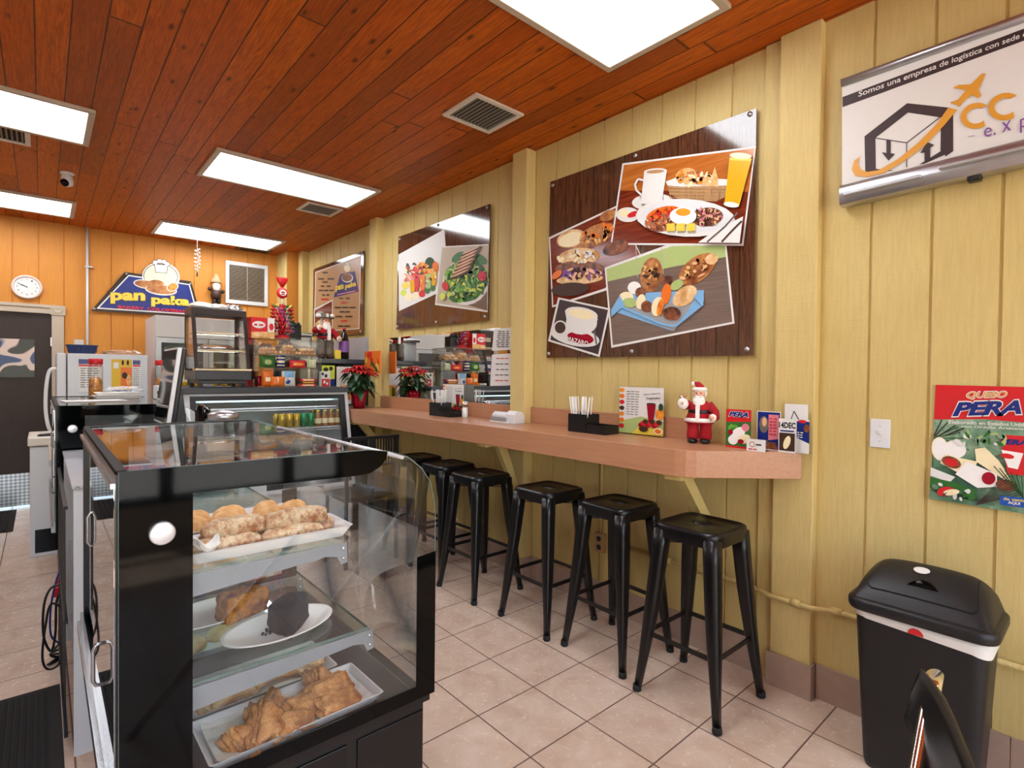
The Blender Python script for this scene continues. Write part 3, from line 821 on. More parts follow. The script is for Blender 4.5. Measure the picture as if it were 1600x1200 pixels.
spray(a, 828, 462, 112, 100, 200, ['salad', 'green', 'dkgreen', 'lime', 'palegreen', 'salad'], 17, 7, -40)
for k in range(7): a.E(862-k*9, 310+k*20, 58, 11, 'meat' if k % 2 else 'brown', -24); a.E(858-k*9, 306+k*20, 50, 4, 'skinp', -24)
a.E(730, 492, 16, 24, 'redprint', -10).E(922, 440, 22, 26, 'crimson', 0).E(715, 545, 14, 20, 'lime', 20).E(770, 530, 12, 12, 'palegreen')
a.B('salad_photo', t)

# ---- menu poster at the back
L1 = (2.535, 6.0, 2.28)
mp = wallmap(480, 390, 8.57, 'x', 2.535, L1)
t = board('menu_poster', 'tan menu poster with small blue bakery logo, farthest poster on the yellow wall', 'food posters on dark plank print', [(83, 262), (757, 18), (742, 1135), (75, 1160)], mp, L1,
          [(92, 262), (742, 38), (712, 1098), (385, 165)])
a = Art(mp)
a.P([(110, 300), (722, 78), (698, 1062), (92, 1110)], 'paper').P([(118, 308), (712, 95), (690, 1052), (100, 1100)], 'tan')
a.P([(92, 800), (342, 668), (340, 1098), (92, 1115)], 'paper').P([(104, 812), (334, 688), (332, 1085), (104, 1100)], 'tabletop').E(200, 1010, 90, 70, 'bread').E(180, 860, 60, 35, 'grey')
a.B('menu_panel', t)
a = Art(mp, -.0016)
a.P([(445, 330), (640, 290), (692, 563), (358, 640)], 'navy').E(540, 380, 78, 62, 'paper').E(535, 375, 68, 52, 'meat').E(540, 250, 44, 50, 'cream').E(545, 195, 32, 26, 'paper')
a.T('pan', (385, 575), (492, 552), -88, 'yel', .05).T('paka', (512, 545), (662, 505), -88, 'yel', .05)
a.P([(405, 598), (650, 548), (652, 562), (407, 612)], 'pink')
a.B('bakery_logo', t)
a = Art(mp, -.0016); rn = random.Random(4)
for (x0, x1, y, w) in ((205, 310, 300, 1), (150, 400, 380, 2), (205, 318, 425, 1), (185, 340, 480, 2), (155, 375, 535, 3), (205, 315, 600, 2), (190, 330, 655, 1), (430, 610, 655, 2), (460, 565, 712, 1), (375, 672, 775, 3), (440, 605, 835, 2), (390, 640, 895, 2), (455, 555, 955, 1), (420, 590, 1025, 2)):
    scribble(a, rn, x0, x1, y-(x0-200)*.05, 20, 'brown' if w != 1 or y < 600 else 'redprint', w)
a.B('menu_lines', t)

# ---- logistics banner, upper right
LC = (2.52, .3, 2.4)
mp = wallmap(1280, 0, 3.6375, 'x', 2.52, LC)
t = thing('advertising_banner', 'white banner in aluminium rails with orange CC letters and parcel logo', 'banner', LC, WXR)
def U(p, X=2.52):
    return mp(*p)
tl, bl = mp(130, 480), mp(130, 1060)
tr = (tl[0]+.95, tl[1]+.0); br = (bl[0]+.95, bl[1]+(mp(1164, 800)[1]-bl[1])/(mp(1164, 800)[0]-bl[0])*.95)
m = MB(); m.prism([tl, tr, br, bl], 0, .004); m.build('fabric', 'paper', t)
m = MB(); m.tube([(tl[0], -.004, tl[1]+.004), (tr[0], -.004, tr[1]+.004)], .016, 14); m.build('top_rail', 'alu', t)
m = MB()
m.smooth = True
prof = [(-.012, .0), (-.03, -.005), (-.04, -.025), (-.04, -.06), (-.028, -.085), (0, -.09), (.034, -.085), (.034, .0)]
m.rings([[(bl[0], y, bl[1]+z) for y, z in prof], [(br[0], y, br[1]+z) for y, z in prof]]); m.smooth = False
cs = m.build('bottom_cassette', 'alu', t, bevel=.003)
m = MB(); m.bar((bl[0]+.02, -.043, bl[1]-.052), (bl[0]+.28, -.043, bl[1]-.052+.28*(br[1]-bl[1])/.95), .012, .035, (0, 1, 0)); m.bar((bl[0]+.33, -.043, bl[1]-.03), (br[0], -.043, br[1]-.045), .012, .035, (0, 1, 0)); m.build('cover_strip', 'grey', cs, bevel=.004)
m = MB(); u, v = mp(885, 985); m.box(u-.02, u+.02, -.02, .02, v-.03, v+.03); m.build('foot_clip', 'black', cs, bevel=.006)
a = Art(mp, -.0006)
a.P([(133, 552), (1300, 112), (1300, 182), (133, 610)], 'inkbrown')
a.T('Somos una empresa de logística con sede en', (222, 562), (1205, 205), (3, -42), 'paper', .012)
a.B('slogan_strip', t)
a = Art(mp, -.0006)
a.P([(262, 978), (258, 775), (500, 587), (740, 612), (762, 640), (762, 860), (600, 930), (570, 935), (690, 860), (692, 668), (505, 640), (320, 785), (322, 960), (430, 970)], 'inkbrown')
a.P([(695, 640), (762, 640), (762, 860), (720, 890), (692, 850)], 'inkbrown')
a.line([(320, 785), (498, 812), (690, 665)], 5, 'inkbrown').line([(498, 812), (498, 952)], 5, 'inkbrown')
a.P([(383, 797), (407, 800), (407, 872), (432, 876), (395, 915), (357, 866), (383, 870)], 'inkbrown')
a.P([(600, 925), (600, 868), (575, 872), (615, 808), (655, 825), (632, 842), (632, 912)], 'inkbrown')
arc = [(248, 878), (228, 900), (222, 935), (240, 965), (275, 978), (340, 968), (450, 905), (560, 815), (670, 705), (735, 612)]
arc2 = [(785, 625), (715, 710), (600, 830), (480, 920), (370, 985), (270, 1008), (205, 1000), (187, 965), (200, 915)]
a.P(arc+arc2, 'gold')
a.P([(742, 585), (790, 568), (835, 515), (760, 500), (795, 484), (862, 482), (925, 420), (946, 418), (935, 450), (905, 510), (922, 545), (905, 560), (868, 540), (812, 588), (798, 610), (780, 598)], 'gold')
for cx, cy, r0, r1 in ((895, 660, 92, 58), (1058, 608, 98, 62)):
    pts = [(cx+r0*cos(radians(k))*.98, cy-r0*sin(radians(k))*.80-.3*r0*cos(radians(k))*1.0*.3) for k in range(48, 318, 15)]
    pts2 = [(cx+r1*cos(radians(k))*.98, cy-r1*sin(radians(k))*.76-.3*r1*cos(radians(k))*.3) for k in range(317, 47, -15)]
    a.P(pts+pts2, 'gold')
a.line([(848, 780), (885, 772)], 6, 'grey')
a.T('e.', (938, 785), (1005, 768), (0, -52), 'purple').T('x', (1040, 758), (1092, 742), (0, -58), 'purple').T('press', (1142, 760), (1400, 650), (0, -78), 'purple')
a.B('parcel_logo', t)
M['sage'] = food_mat('sage_leaf_print', '#5f8a6c', '#9db89a', '#3d6650', 12, .3, 0)
# ---- cheese poster
LQ = (2.555, .3, 1.15)
mp = wallmap(1320, 580, 4.614, 'x', 2.554, LQ)
t = thing('cheese_poster', 'red and green cheese poster headed QUESO PERA on the yellow wall', 'poster', LQ, WXR)
q = [(655, 98), (1520, 119), (1520, 1062), (615, 916)]
m = MB(); m.prism([mp(*p) for p in q], 0, .0015); m.build('printed_sheet', 'sage', t)
a = Art(mp, -.0003)
a.P([(655, 98), (1520, 119), (1520, 390), (1000, 345), (642, 348)], 'redprint')
for k, x0 in enumerate((660, 700, 760, 820)): a.line([(640, 470+k*10), (x0+40, 350+k*20)], 9, 'inkbrown')
for k in range(6): a.line([(645, 475+4*k), (920-k*20, 470+k*26)], 5, 'dkgreen')
a.P([(640, 470), (1100, 430), (1300, 470), (1300, 560), (640, 700)], 'sage')
for k in range(5): a.line([(640, 480), (820+k*20, 400+k*42)], 6, 'dkgreen')
a.E(690, 560, 62, 87, 'cream', -10).E(690, 560, 56, 80, 'foam', -10).E(800, 560, 80, 62, 'foam', 18).P([(690, 660), (720, 600), (960, 650), (930, 720), (820, 730)], 'cream')
a.P([(940, 560), (1010, 545), (1110, 640), (1210, 790), (1180, 800), (950, 650)], 'cream').P([(800, 740), (880, 650), (1100, 740), (1100, 830), (960, 840)], 'foam').E(772, 655, 72, 40, 'meat', 20).E(770, 655, 50, 26, 'redprint', 20).E(1040, 770, 50, 45, 'crimson', 10).E(1170, 820, 80, 40, 'meat', 10)
a.P([(1115, 455), (1520, 480), (1520, 760), (1180, 742)], 'redprint').P([(1130, 565), (1290, 590), (1250, 705), (1180, 690)], 'foam').E(1175, 610, 50, 18, 'redprint', 10)
a.T('PERA', (1118, 522), (1315, 535), -38, 'navy', .05, .3)
a.P([(625, 690), (800, 760), (760, 800), (622, 750)], 'paper').P([(622, 760), (800, 800), (960, 860), (930, 900), (618, 840)], 'green').P([(618, 850), (640, 860), (1200, 1000), (1400, 1040), (615, 914)], 'sage')
spray(a, 800, 860, 150, 60, 20, ['green', 'sage', 'paper'], 26, 12, 15)
spray(a, 1000, 480, 220, 60, 24, ['sage', 'green', 'paper', 'palegreen'], 26, 13)
a
for k in range(9): a.line([(950, 960), (1290-k*14, 880-k*18)], 5, 'inkbrown')
for k in range(6): a.line([(1290, 910), (1080+k*40, 680+k*14)], 7, 'dkgreen')
a.E(735, 862, 62, 34, 'redprint', -8).E(775, 868, 60, 22, 'cream', -6).T('K', (718, 898), (752, 900), -30, 'inkbrown', .04)
a.P([(1125, 890), (1520, 930), (1520, 1010), (1125, 955)], 'blue')
a.T('de venta', (1150, 922), (1310, 938), -22, 'yel', .02).T('AQUI', (1182, 952), (1270, 962), -24, 'paper', .03)
a.B('food_picture', t)
a = Art(mp, -.012*0-.012)
a.y = -.0135
for d_, m_, b_ in ((6, 'paper', .07), (0, 'gold', .02)): a.T('QUESO', (880-d_, 200+d_), (1168+d_, 195+d_), -50-2*d_, m_, b_, .3)
for d_, m_, b_ in ((9, 'paper', .075), (0, 'navy', .045)): a.T('PERA', (775-d_, 325+d_), (1275+d_, 308+d_), -100-2*d_, m_, b_, .3)
a.T('Elaborado en Estados Unidos', (752, 378), (1340, 400), -26, 'paper', .02).T('con Orgullo Artesanal', (842, 410), (1300, 430), -24, 'paper', .02)
o = a.B('heading_letters', t); o.location = (0, .0125-.001+.0, 0)

# ---- switch, socket, pipe
t = thing('light_switch', 'white light switch plate left of the cheese poster', 'switch', (2.559, .640, 1.182), WXR)
m = MB(); m.box(-.035, .035, -.006, 0, -.058, .058); m.build('plate', 'white', t, bevel=.003)
m = MB(); m.box(-.005, .005, -.014, -.006, -.004, .012); m.build('toggle', 'offwhite', t)
m = MB(); m.ball((0, -.006, .03), .003, 8, 4); m.build('screw', 'grey', t)
m = MB(); m.ball((0, -.006, -.03), .003, 8, 4); m.build('screw', 'grey', t)
t = thing('power_outlet', 'brown wall socket below the snack counter behind the stools', 'outlet', (2.559, 2.065, .395), WXR)
m = MB(); m.box(-.036, .036, -.03, 0, -.058, .058); m.build('plate', 'tan', t, bevel=.003)
for z in (-.025, .025):
    m = MB(); m.cyl((0, -.034, z), (0, -.03, z), .016, 12); m.build('socket', 'dkbrown', t)
m = MB(); m.tube([(2.548, 2.065, .455), (2.548, 2.065, .958)], .009, 8)
o = m.build('conduit_pipe', 'yellow_beam'); tag(o, 'yellow painted vertical conduit rising from the wall socket under the counter', 'pipe')
m = MB(); m.tube([(2.545, 1.95, .41), (2.545, 1.2, .41), (2.53, 1.1, .408), (2.5, 1.05, .408), (2.502, .86, .408), (2.53, .81, .408), (2.545, .75, .408), (2.545, -1.6, .41)], .011, 8)
for yy in (1.6, .93, .78, -.2): m.cyl((2.502 if yy == .93 else 2.545, yy-.02, .41), (2.502 if yy == .93 else 2.545, yy+.02, .41), .016, 10)
o = m.build('conduit_pipe', 'yellow_beam'); tag(o, 'yellow painted horizontal conduit running low along the yellow wall behind the bin', 'pipe')

# ---- mirror and notices
LM = (2.552, 3.85, 1.47)
m = MB(); m.box(-.995, .995, 0, .006, -.28, .286)
o = m.build('wall_mirror', 'mirror', loc=LM, rotz=WXR); tag(o, 'long wall mirror behind the snack counter below the middle food poster', 'mirror')
rn = random.Random(2)
for nm, q, lb, L in (('notice_sheet', [(771, 514), (801, 511), (801, 546), (768, 548)], 'upper white printed notice taped on the mirror corner', 9), ('notice_sheet', [(768, 554), (800, 552), (799, 602), (765, 603)], 'lower white printed notice on the mirror with red heading', 5)):
    cx, cy = sum(p[0] for p in q)/4, sum(p[1] for p in q)/4; c = onx(cx, cy, 2.545)
    mpn = lambda x, y: (-(onx(x, y, 2.545).y-c.y), onx(x, y, 2.545).z-c.z)
    m = MB(); m.prism([mpn(*p) for p in q], 0, .0012, lambda u, v, w: (u, w, v))
    t = thing(nm, lb, 'notice', (2.545+(.004), c.y, c.z), WXR, 'notices on the mirror'); m.build('sheet', 'paper', t)
    a = Art(mpn, -.0005)
    x0, y0, x1, y1 = q[0][0]+4, q[0][1]+2, q[2][0]-4, q[2][1]-3
    for k in range(L): 
        yy = y0+(y1-y0)*(k+.4)/L; scribble(a, rn, x0+rn.uniform(0, 3), x1, yy, 1.3, 'redprint' if (L == 5 and k in (0, 4)) else 'ink', 3)
    a.B('print', t)

# ================================================================ SNACK COUNTER
CT = 1.078
t = thing('wall_counter', 'long cherry laminate snack counter fixed along the yellow wall', 'counter', (0, 0, 0))
poly = [(2.125, 5.12), (2.125, 1.36), (2.128, 1.31), (2.142, 1.265), (2.168, 1.228), (2.2, 1.2), (2.5125, .92), (2.5125, 1.048), (2.543, 1.05), (2.543, 1.125), (2.557, 1.127), (2.557, 2.682), (2.472, 2.682), (2.472, 2.838), (2.557, 2.838), (2.557, 4.857), (2.472, 4.857), (2.472, 5.013), (2.557, 5.013), (2.557, 5.12)]
m = MB(); m.prism(poly, .958, CT, lambda u, v, w: (u, v, w)); m.build('countertop', 'lam', t, bevel=.002)
for (a_, b_) in ((1.38, 2.682), (2.838, 4.857), (5.013, 5.12)):
    m = MB(); m.box(2.532, 2.556, a_, b_, CT, 1.187); m.build('backsplash', 'lam', t, bevel=.002)
for y in (1.335, 2.74, 4.68):
    xw = 2.548 if y != 2.74 else 2.47
    xf = 2.19 if y != 2.74 else 2.26
    b = MB(); b.prism([(xf, .957), (xf+.08, .957), (xw, .62), (xw, .54)], y-.022, y+.022, lambda u, v, w: (u, w, v))
    b.box(2.15, 2.32, y-.045, y+.045, .935, .9575); b.build('brace', 'yellow_beam', t, bevel=.002)

def make_organizer():
    t = thing('straw_holder', 'x', 'straw holder', (0, 0, 0), WXR)
    m = MB()
    def tray(x0, x1, y0, y1, h):
        e = .004
        m.box(x0, x1, y0, y1, 0, .004).box(x0, x1, y0, y0+e, .004, h).box(x0, x1, y1-e, y1, .004, h).box(x0, x0+e, y0+e, y1-e, .004, h).box(x1-e, x1, y0+e, y1-e, .004, h)
    tray(-.14, -.005, -.075, .045, .105); tray(-.001, .135, -.075, .045, .05)
    m.build('caddy', 'black', t)
    return t
sg = MB(); sg.tube([(0, 0, 0), (0, 0, .2)], .0035, 6); s0 = None
pk = MB(); pk.box(-.016, .016, -.011, .011, 0, .002)
og = None
rn = random.Random(7); pk0 = None
for k, (x, y, lb) in enumerate(((2.40, 2.0, 'black straw caddy beside the tropical drinks menu under the large breakfast poster'), (2.40, 3.5, 'black straw caddy in front of the mirror next to the salt shaker'))):
    og = make_organizer() if k == 0 else dup(og)
    og.location = (x, y, CT); og['label'] = lb
    where = ('under the large breakfast poster', 'before the mirror')[k]
    for i in range(16):
        lx, ly = -.125+.106*rn.random(), -.06+.09*rn.random()
        tx, ty = (lx+.0725)*3.2, (ly+.015)*1.6
        if s0 is None: s0 = sg.build('drinking_straw', 'paper'); o = s0
        else: o = s0.copy(); COL.objects.link(o)
        o.location = (x+ly, y-lx, CT+.005)
        o.rotation_euler = Vector((ty*.5, -tx*1.0, 1)).to_track_quat('Z', 'Y').to_euler()
        tag(o, 'white wrapped drinking straw standing in the caddy '+where, 'straw', 'straws in the caddy '+where)
    for i in range(6):
        if pk0 is None: pk0 = pk.build('sugar_packet', 'paper', bevel=.0006); o = pk0
        else: o = pk0.copy(); COL.objects.link(o)
        o.location = (x-.045+.013*i, y-.03-.012*(i % 5), CT+.0065+.0026*i); o.rotation_euler = (.2*(i % 2), 0, i*.9)
        tag(o, 'white sugar packet in the low tray of the caddy '+where, 'sugar packet', 'sugar packets '+where)

def menu_stand(px, py, qd, X, label, full=True):
    c = onx(px, py, X)
    mpm = lambda x, y: (-(onx(x, y, X).y-c.y), onx(x, y, X).z-CT)
    t = thing('menu_stand', label, 'menu', (X, c.y, CT), WXR, 'tropical drinks menus')
    q = [mpm(*p) for p in qd]
    x0, x1 = min(p[0] for p in q), max(p[0] for p in q); h = max(p[1] for p in q)
    m = MB(); m.box(x0-.004, x1+.004, .0028, .0048, 0, h).box(x0-.004, x1+.004, -.035, .04, 0, .002); m.build('acrylic_holder', 'acryl', t)
    W, H = x1-x0, h-.006
    a = Art(lambda u, v: (x0+u*W, .005+v*H), .0025, .0002)
    a.P([(0, 0), (1, 0), (1, 1), (0, 1)], 'paper').P([(0, 0), (1, 0), (1, .3), (.5, .38), (0, .25)], 'palegreen').P([(.3, 0), (1, 0), (1, .12), (.5, .2)], 'yel')
    for k in range(7): a.E(.06, .93-k*.13, .06, .05, ('fruit', 'orangep', 'redprint', 'brown')[k % 4])
    rr = random.Random(5)
    for k in range(10): scribble(a, rr, .17, .48, .9-k*.055, .012, 'ink', 3)
    a.T('Jugos y Batidos', (.56, .83), (.93, .87), .035, 'ink', .01, .2).T('Tropicales', (.62, .74), (.93, .76), .055, 'ink', .02, .2)
    a.P([(.64, .66), (.84, .66), (.8, .32), (.68, .32)], 'crimson').E(.74, .66, .1, .02, 'brown').E(.74, .3, .07, .03, 'crimson').E(.93, .45, .09, .12, 'fruit').E(.95, .6, .05, .08, 'dkgreen')
    for k in range(9): a.E(.52+.05*k, .2+.04*(k % 3), .06, .05, ('crimson', 'redprint', 'brown')[k % 3])
    a.E(.58, .12, .1, .06, 'brown').E(.9, .1, .1, .07, 'cream').E(.9, .1, .07, .05, 'fruit')
    a.B('menu_card', t)
menu_stand(1002, 645, [(968, 606), (1036, 606), (1036, 681), (968, 678)], 2.5, 'white and green tropical drinks menu stand under the large breakfast poster')
menu_stand(708, 625, [(692, 601), (724, 601), (724, 650), (692, 648)], 2.5, 'tropical drinks menu stand before the mirror, behind the far straw caddy')

def place(px, py, Z=CT): return onz(px, py, Z)
# salt shaker
p = place(726.5, 652); t = thing('salt_shaker', 'glass salt shaker with chrome lid before the mirror', 'shaker', tuple(p))
m = MB(); m.lathe([(.02, 0), (.022, .005), (.02, .075)], n=12); m.build('salt', 'foam', t)
m = MB(); m.lathe([(.0245, 0), (.025, .02), (.023, .092), (.021, .098)], n=12); m.build('glass_jar', 'glass', t)
m = MB(); m.lathe([(.023, .093), (.024, .105), (.018, .118), (.004, .122)], n=12); m.build('lid', 'chrome', t)
# napkin dispenser
p = place(800, 660); t = thing('napkin_dispenser', 'white low napkin dispenser on the counter right of the mirror', 'dispenser', (2.41, p.y+.01, CT), WXR)
m = MB(); m.prism([(-.05, 0), (.05, 0), (.05, .05), (.03, .078), (-.02, .085), (-.045, .06)], .03, .118, lambda u, v, w: (w, u, v)); m.prism([(-.05, .012), (.045, .012), (.045, .05), (.03, .066), (-.02, .073), (-.045, .052)], -.118, .03, lambda u, v, w: (w, u, v)); m.build('housing', 'white', t, bevel=.004)
m = MB(); m.box(-.115, .05, -.058, -.052, .018, .04); m.build('slot_plate', 'grey', t)
m = MB(); m.box(-.12, .07, -.065, .03, 0.001, .011); m.build('napkins', 'paper', t)
m = MB(); m.cyl((-.128, -.02, .03), (-.118, -.02, .03), .01, 10); m.build('knob', 'white', t)

# ---------------------------------------------------------------- Santa on the counter
p = place(1112, 690); SZ = .28
def figurine(name, label, loc, rz, H, mats, hat, group=None):
    s = H/1.0; t = thing(name, label, 'figurine', loc, rz, group)
    m = MB()
    for sx in (-1, 1): m.lathe([(.095, .07), (.1, .14), (.09, .25), (.1, .36), (.06, .44)], (sx*.1, 0, 0), 12)
    m.xform(Matrix.Scale(s, 4)); m.build('trousers', mats['trousers'], t)
    m = MB()
    for sx in (-1, 1): m.ball((sx*.1, -.03, .04), (.085, .12, .05), 12, 6)
    m.xform(Matrix.Scale(s, 4)); m.build('boots', mats['boots'], t)
    long_coat = mats['trousers'] != 'greycloth'
    m = MB(); m.lathe([(.23, .33), (.22, .4), (.17, .52), (.18, .6), (.13, .68), (.06, .72)] if long_coat else [(.15, .43), (.175, .47), (.16, .52), (.18, .6), (.13, .68), (.06, .72)], n=18, sy=.8); m.xform(Matrix.Scale(s, 4)); m.build('coat', mats['coat'], t)
    m = MB(); 0 and m.lathe([(.23, .33), (.22, .4), (.17, .52), (.18, .6), (.13, .68), (.06, .72)], n=18, sy=.8)
    if long_coat: m.lathe([(.2, .34), (.245, .36), (.245, .4), (.2, .42)], n=18, sy=.82)
    m.box(-.03, .03, -.2, -.14, .4, .66); m.xform(Matrix.Scale(s, 4)); m.build('fur_trim', 'fur', t)
    m = MB(); m.lathe([(.172, .49), (.18, .5), (.18, .54), (.172, .55)], n=18, sy=.83); m.box(-.04, .04, -.165, -.14, .49, .55); m.xform(Matrix.Scale(s, 4)); m.build('belt', 'black', t)
    for sx in (-1, 1):
        up = .05 if sx < 0 else -.04
        m = MB(); m.tube([(sx*.14, 0, .64), (sx*.25, -.03, .55+up), (sx*.27, -.12, .52+up*2), (sx*.24, -.18, .53+up*2.4)], [.07, .068, .06, .055], 10); m.xform(Matrix.Scale(s, 4)); m.build('sleeve', mats['coat'], t)
        m = MB(); m.ball((sx*.235, -.19, .535+up*2.4), (.06, .045, .06), 10, 8); m.xform(Matrix.Scale(s, 4)); m.build('cuff', 'fur', t)
        m = MB(); m.ball((sx*.225, -.235, .54+up*2.4), (.038, .04, .035), 10, 8); m.ball((sx*.2, -.24, .565+up*2.4), (.014, .02, .02), 8, 6); m.xform(Matrix.Scale(s, 4)); m.build('hand', 'skin', t)
    m = MB(); m.ball((0, -.02, .8), (.095, .095, .11), 14, 10); m.ball((0, -.115, .8), (.018, .02, .02), 8, 6); m.xform(Matrix.Scale(s, 4)); hd = m.build('head', 'skin', t)
    m = MB()
    for sx in (-1, 1): m.ball((sx*.035, -.105, .825), .011, 8, 6)
    m.xform(Matrix.Scale(s, 4)); m.build('eyes', 'black', hd)
    m = MB(); m.ball((0, -.07, .68), (.1, .065, .13), 12, 10); m.ball((-.03, -.11, .765), (.04, .02, .018), 8, 6); m.ball((.03, -.11, .765), (.04, .02, .018), 8, 6); m.ball((0, .02, .82), (.115, .09, .12), 12, 10)
    m.xform(Matrix.Scale(s, 4)); m.build('beard_and_hair', 'fur', hd)
    hat(t, s)
    return t
def santa_hat(t, s):
    m = MB(); m.tube([(0, .01, .87), (-.01, .015, .93), (-.04, .02, .975), (-.09, .02, .99)], [.095, .07, .045, .02], 12); m.xform(Matrix.Scale(s, 4)); m.build('hat', 'redcloth', t)
    m = MB(); m.lathe([(.1, .85), (.118, .87), (.118, .9), (.095, .92)], n=16); m.ball((-.11, .02, .975), .035, 8, 6); m.xform(Matrix.Scale(s, 4)); m.build('hat_fur', 'fur', t)
def cowboy_hat(t, s):
    m = MB(); m.lathe([(.2, .885), (.205, .9), (.12, .9), (.11, .97), (.07, 1.0)], n=18, sy=.8); m.xform(Matrix.Scale(s, 4)); m.build('hat', 'greycloth', t)
    m = MB(); m.box(-.022, .022, -.115, -.08, .9, .98); m.ball((-.17, -.02, .93), (.06, .06, .05), 10, 6); m.ball((.15, -.02, .95), (.06, .05, .04), 10, 6); m.xform(Matrix.Scale(s, 4)); m.build('hat_trim', 'fur', t)
ft = figurine('santa_figurine', 'Santa doll in red coat standing on the snack counter beside the cheese flyers', (2.44, p.y+.01, CT), -pi/2+.35, .30, dict(trousers='redcloth', boots='black', coat='redcloth'), santa_hat)
m = MB(); m.ball((-.068, -.06, .195), (.026, .02, .03), 10, 8); m.cyl((-.068, -.06, .215), (-.072, -.065, .235), .006, 8, .01); m.build('toy_sack', 'fur', ft)
m = MB(); m.ball((-.06, -.065, .235), .012, 8, 6).ball((-.08, -.06, .232), .011, 8, 6); m.build('toys', 'wood', ft)

# ---------------------------------------------------------------- flyers by the pilaster
def flyer(name, label, quad, X, draw, th=.002, foot=True, matb='acryl', cat='flyer', z0=CT):
    cx = sum(p[0] for p in quad)/4; cy = sum(p[1] for p in quad)/4; c = onx(cx, cy, X)
    ys = [onx(*p, X).y for p in quad]; zs = [onx(*p, X).z for p in quad]
    w = (ys[0]+ys[3]-ys[1]-ys[2])/2; zt, zb = (zs[0]+zs[1])/2, (zs[2]+zs[3])/2
    if foot: zb = z0
    t = thing(name, label, cat, (X, c.y, zb), WXR)
    m = MB(); m.box(-w/2, w/2, 0, th, 0, zt-zb)
    if foot: m.box(-w/2, w/2, 0, .04, 0, .0025)
    m.build('holder', matb, t)
    a = Art(lambda u, v: ((u-.5)*w, v*(zt-zb)), -.0002, .0003); draw(a); a.B('printed_face', t)
def d_pera(a):
    a.P([(0,0),(1,0),(1,1),(0,1)], 'redprint').P([(0,.05),(1,.05),(1,.7),(0,.66)], 'green').E(.3, .5, .2, .12, 'salad').E(.5, .38, .3, .15, 'foam', 20).E(.75, .25, .25, .12, 'cream', 10).E(.3, .2, .2, .12, 'foam').E(.2, .4, .1, .07, 'crimson').E(.62, .18, .12, .06, 'crimson').E(.8, .55, .15, .1, 'pink')
    a.T('PERA', (.1, .8), (.92, .8), .15, 'paper', .09, .3).T('PERA', (.12, .81), (.9, .81), .13, 'navy', .05, .3)
def d_event(a):
    a.P([(0,0),(1,0),(1,1),(0,1)], 'paper').P([(.03,.02),(.97,.02),(.97,.98),(.03,.98)], 'navy').E(.3, .65, .2, .22, 'greycloth').E(.32, .72, .1, .12, 'skinp').P([(.5, .25), (.92, .3), (.92, .92), (.5, .92)], 'pink').P([(.04,.03),(.9,.03),(.8,.2),(.04,.22)], 'meat')
    r_ = random.Random(1)
    for k in range(6): scribble(a, r_, .54, .88, .8-.08*k, .03, 'redprint', 2)
def d_card(a):
    a.P([(0,0),(1,0),(1,1),(0,1)], 'paper').line([(.1, .4), (.4, .85), (.9, .45)], .03, 'ink').P([(0,0),(1,.25),(1,0)], 'navy'); r_ = random.Random(1); scribble(a, r_, .3, .9, .4, .08, 'ink', 2)
def d_dec(a):
    a.P([(0,0),(1,0),(1,1),(0,1)], 'paper').T('14DEC', (.02, .72), (.98, .72), .18, 'ink', .04).P([(.05,.05),(.95,.05),(.95,.58),(.05,.58)], 'brown').E(.5, .3, .25, .15, 'cream', 40).P([(.1,.62),(.9,.62),(.9,.66),(.1,.66)], 'navy')
def d_blue(a):
    a.P([(0,0),(1,0),(1,1),(0,1)], 'paper').P([(.1,.45),(1,.3),(1,.95),(.1,.95)], 'navy').E(.8, .75, .2, .12, 'meat').E(.5, .95, .3, .05, 'redprint'); r_ = random.Random(1)
    for k in range(3): scribble(a, r_, .15, .6, .6-.07*k, .03, 'paper', 2)
def d_bc(a):
    a.P([(0,0),(1,0),(1,1),(0,1)], 'paper').E(.3, .55, .15, .25, 'tan').E(.3, .55, .1, .16, 'paper'); r_ = random.Random(1); scribble(a, r_, .5, .95, .5, .12, 'ink', 1); scribble(a, r_, .1, .6, .12, .08, 'redprint', 2)
flyer('flyer_stand', 'red cheese flyer lettered PERA standing beside the Santa doll', [(1137, 640), (1178, 640), (1168, 699), (1131, 696)], 2.41, d_pera)
flyer('flyer_stand', 'dark blue event leaflet in a clear stand between the red flyer and the pilaster', [(1186, 643), (1223, 643), (1216, 688), (1179, 685)], 2.47, d_event)
flyer('leaflet', 'tall blue and white brochure leaning at the end of the counter by the pilaster', [(1243, 656), (1265, 656), (1264, 705), (1242, 704)], 2.475, d_blue)
flyer('greeting_card', 'white card with black roof drawing above the blue brochure', [(1226, 631), (1263, 632), (1262, 658), (1226, 658)], 2.495, d_card, cat='card')
flyer('leaflet', 'small leaflet lettered 14DEC in front of the white roof card', [(1218, 654), (1245, 655), (1242, 693), (1215, 692)], 2.44, d_dec)
flyer('business_card_holder', 'white business card holder in front of the blue event leaflet', [(1168, 685), (1197, 688), (1195, 704), (1165, 700)], 2.37, d_bc, .02, cat='card holder')

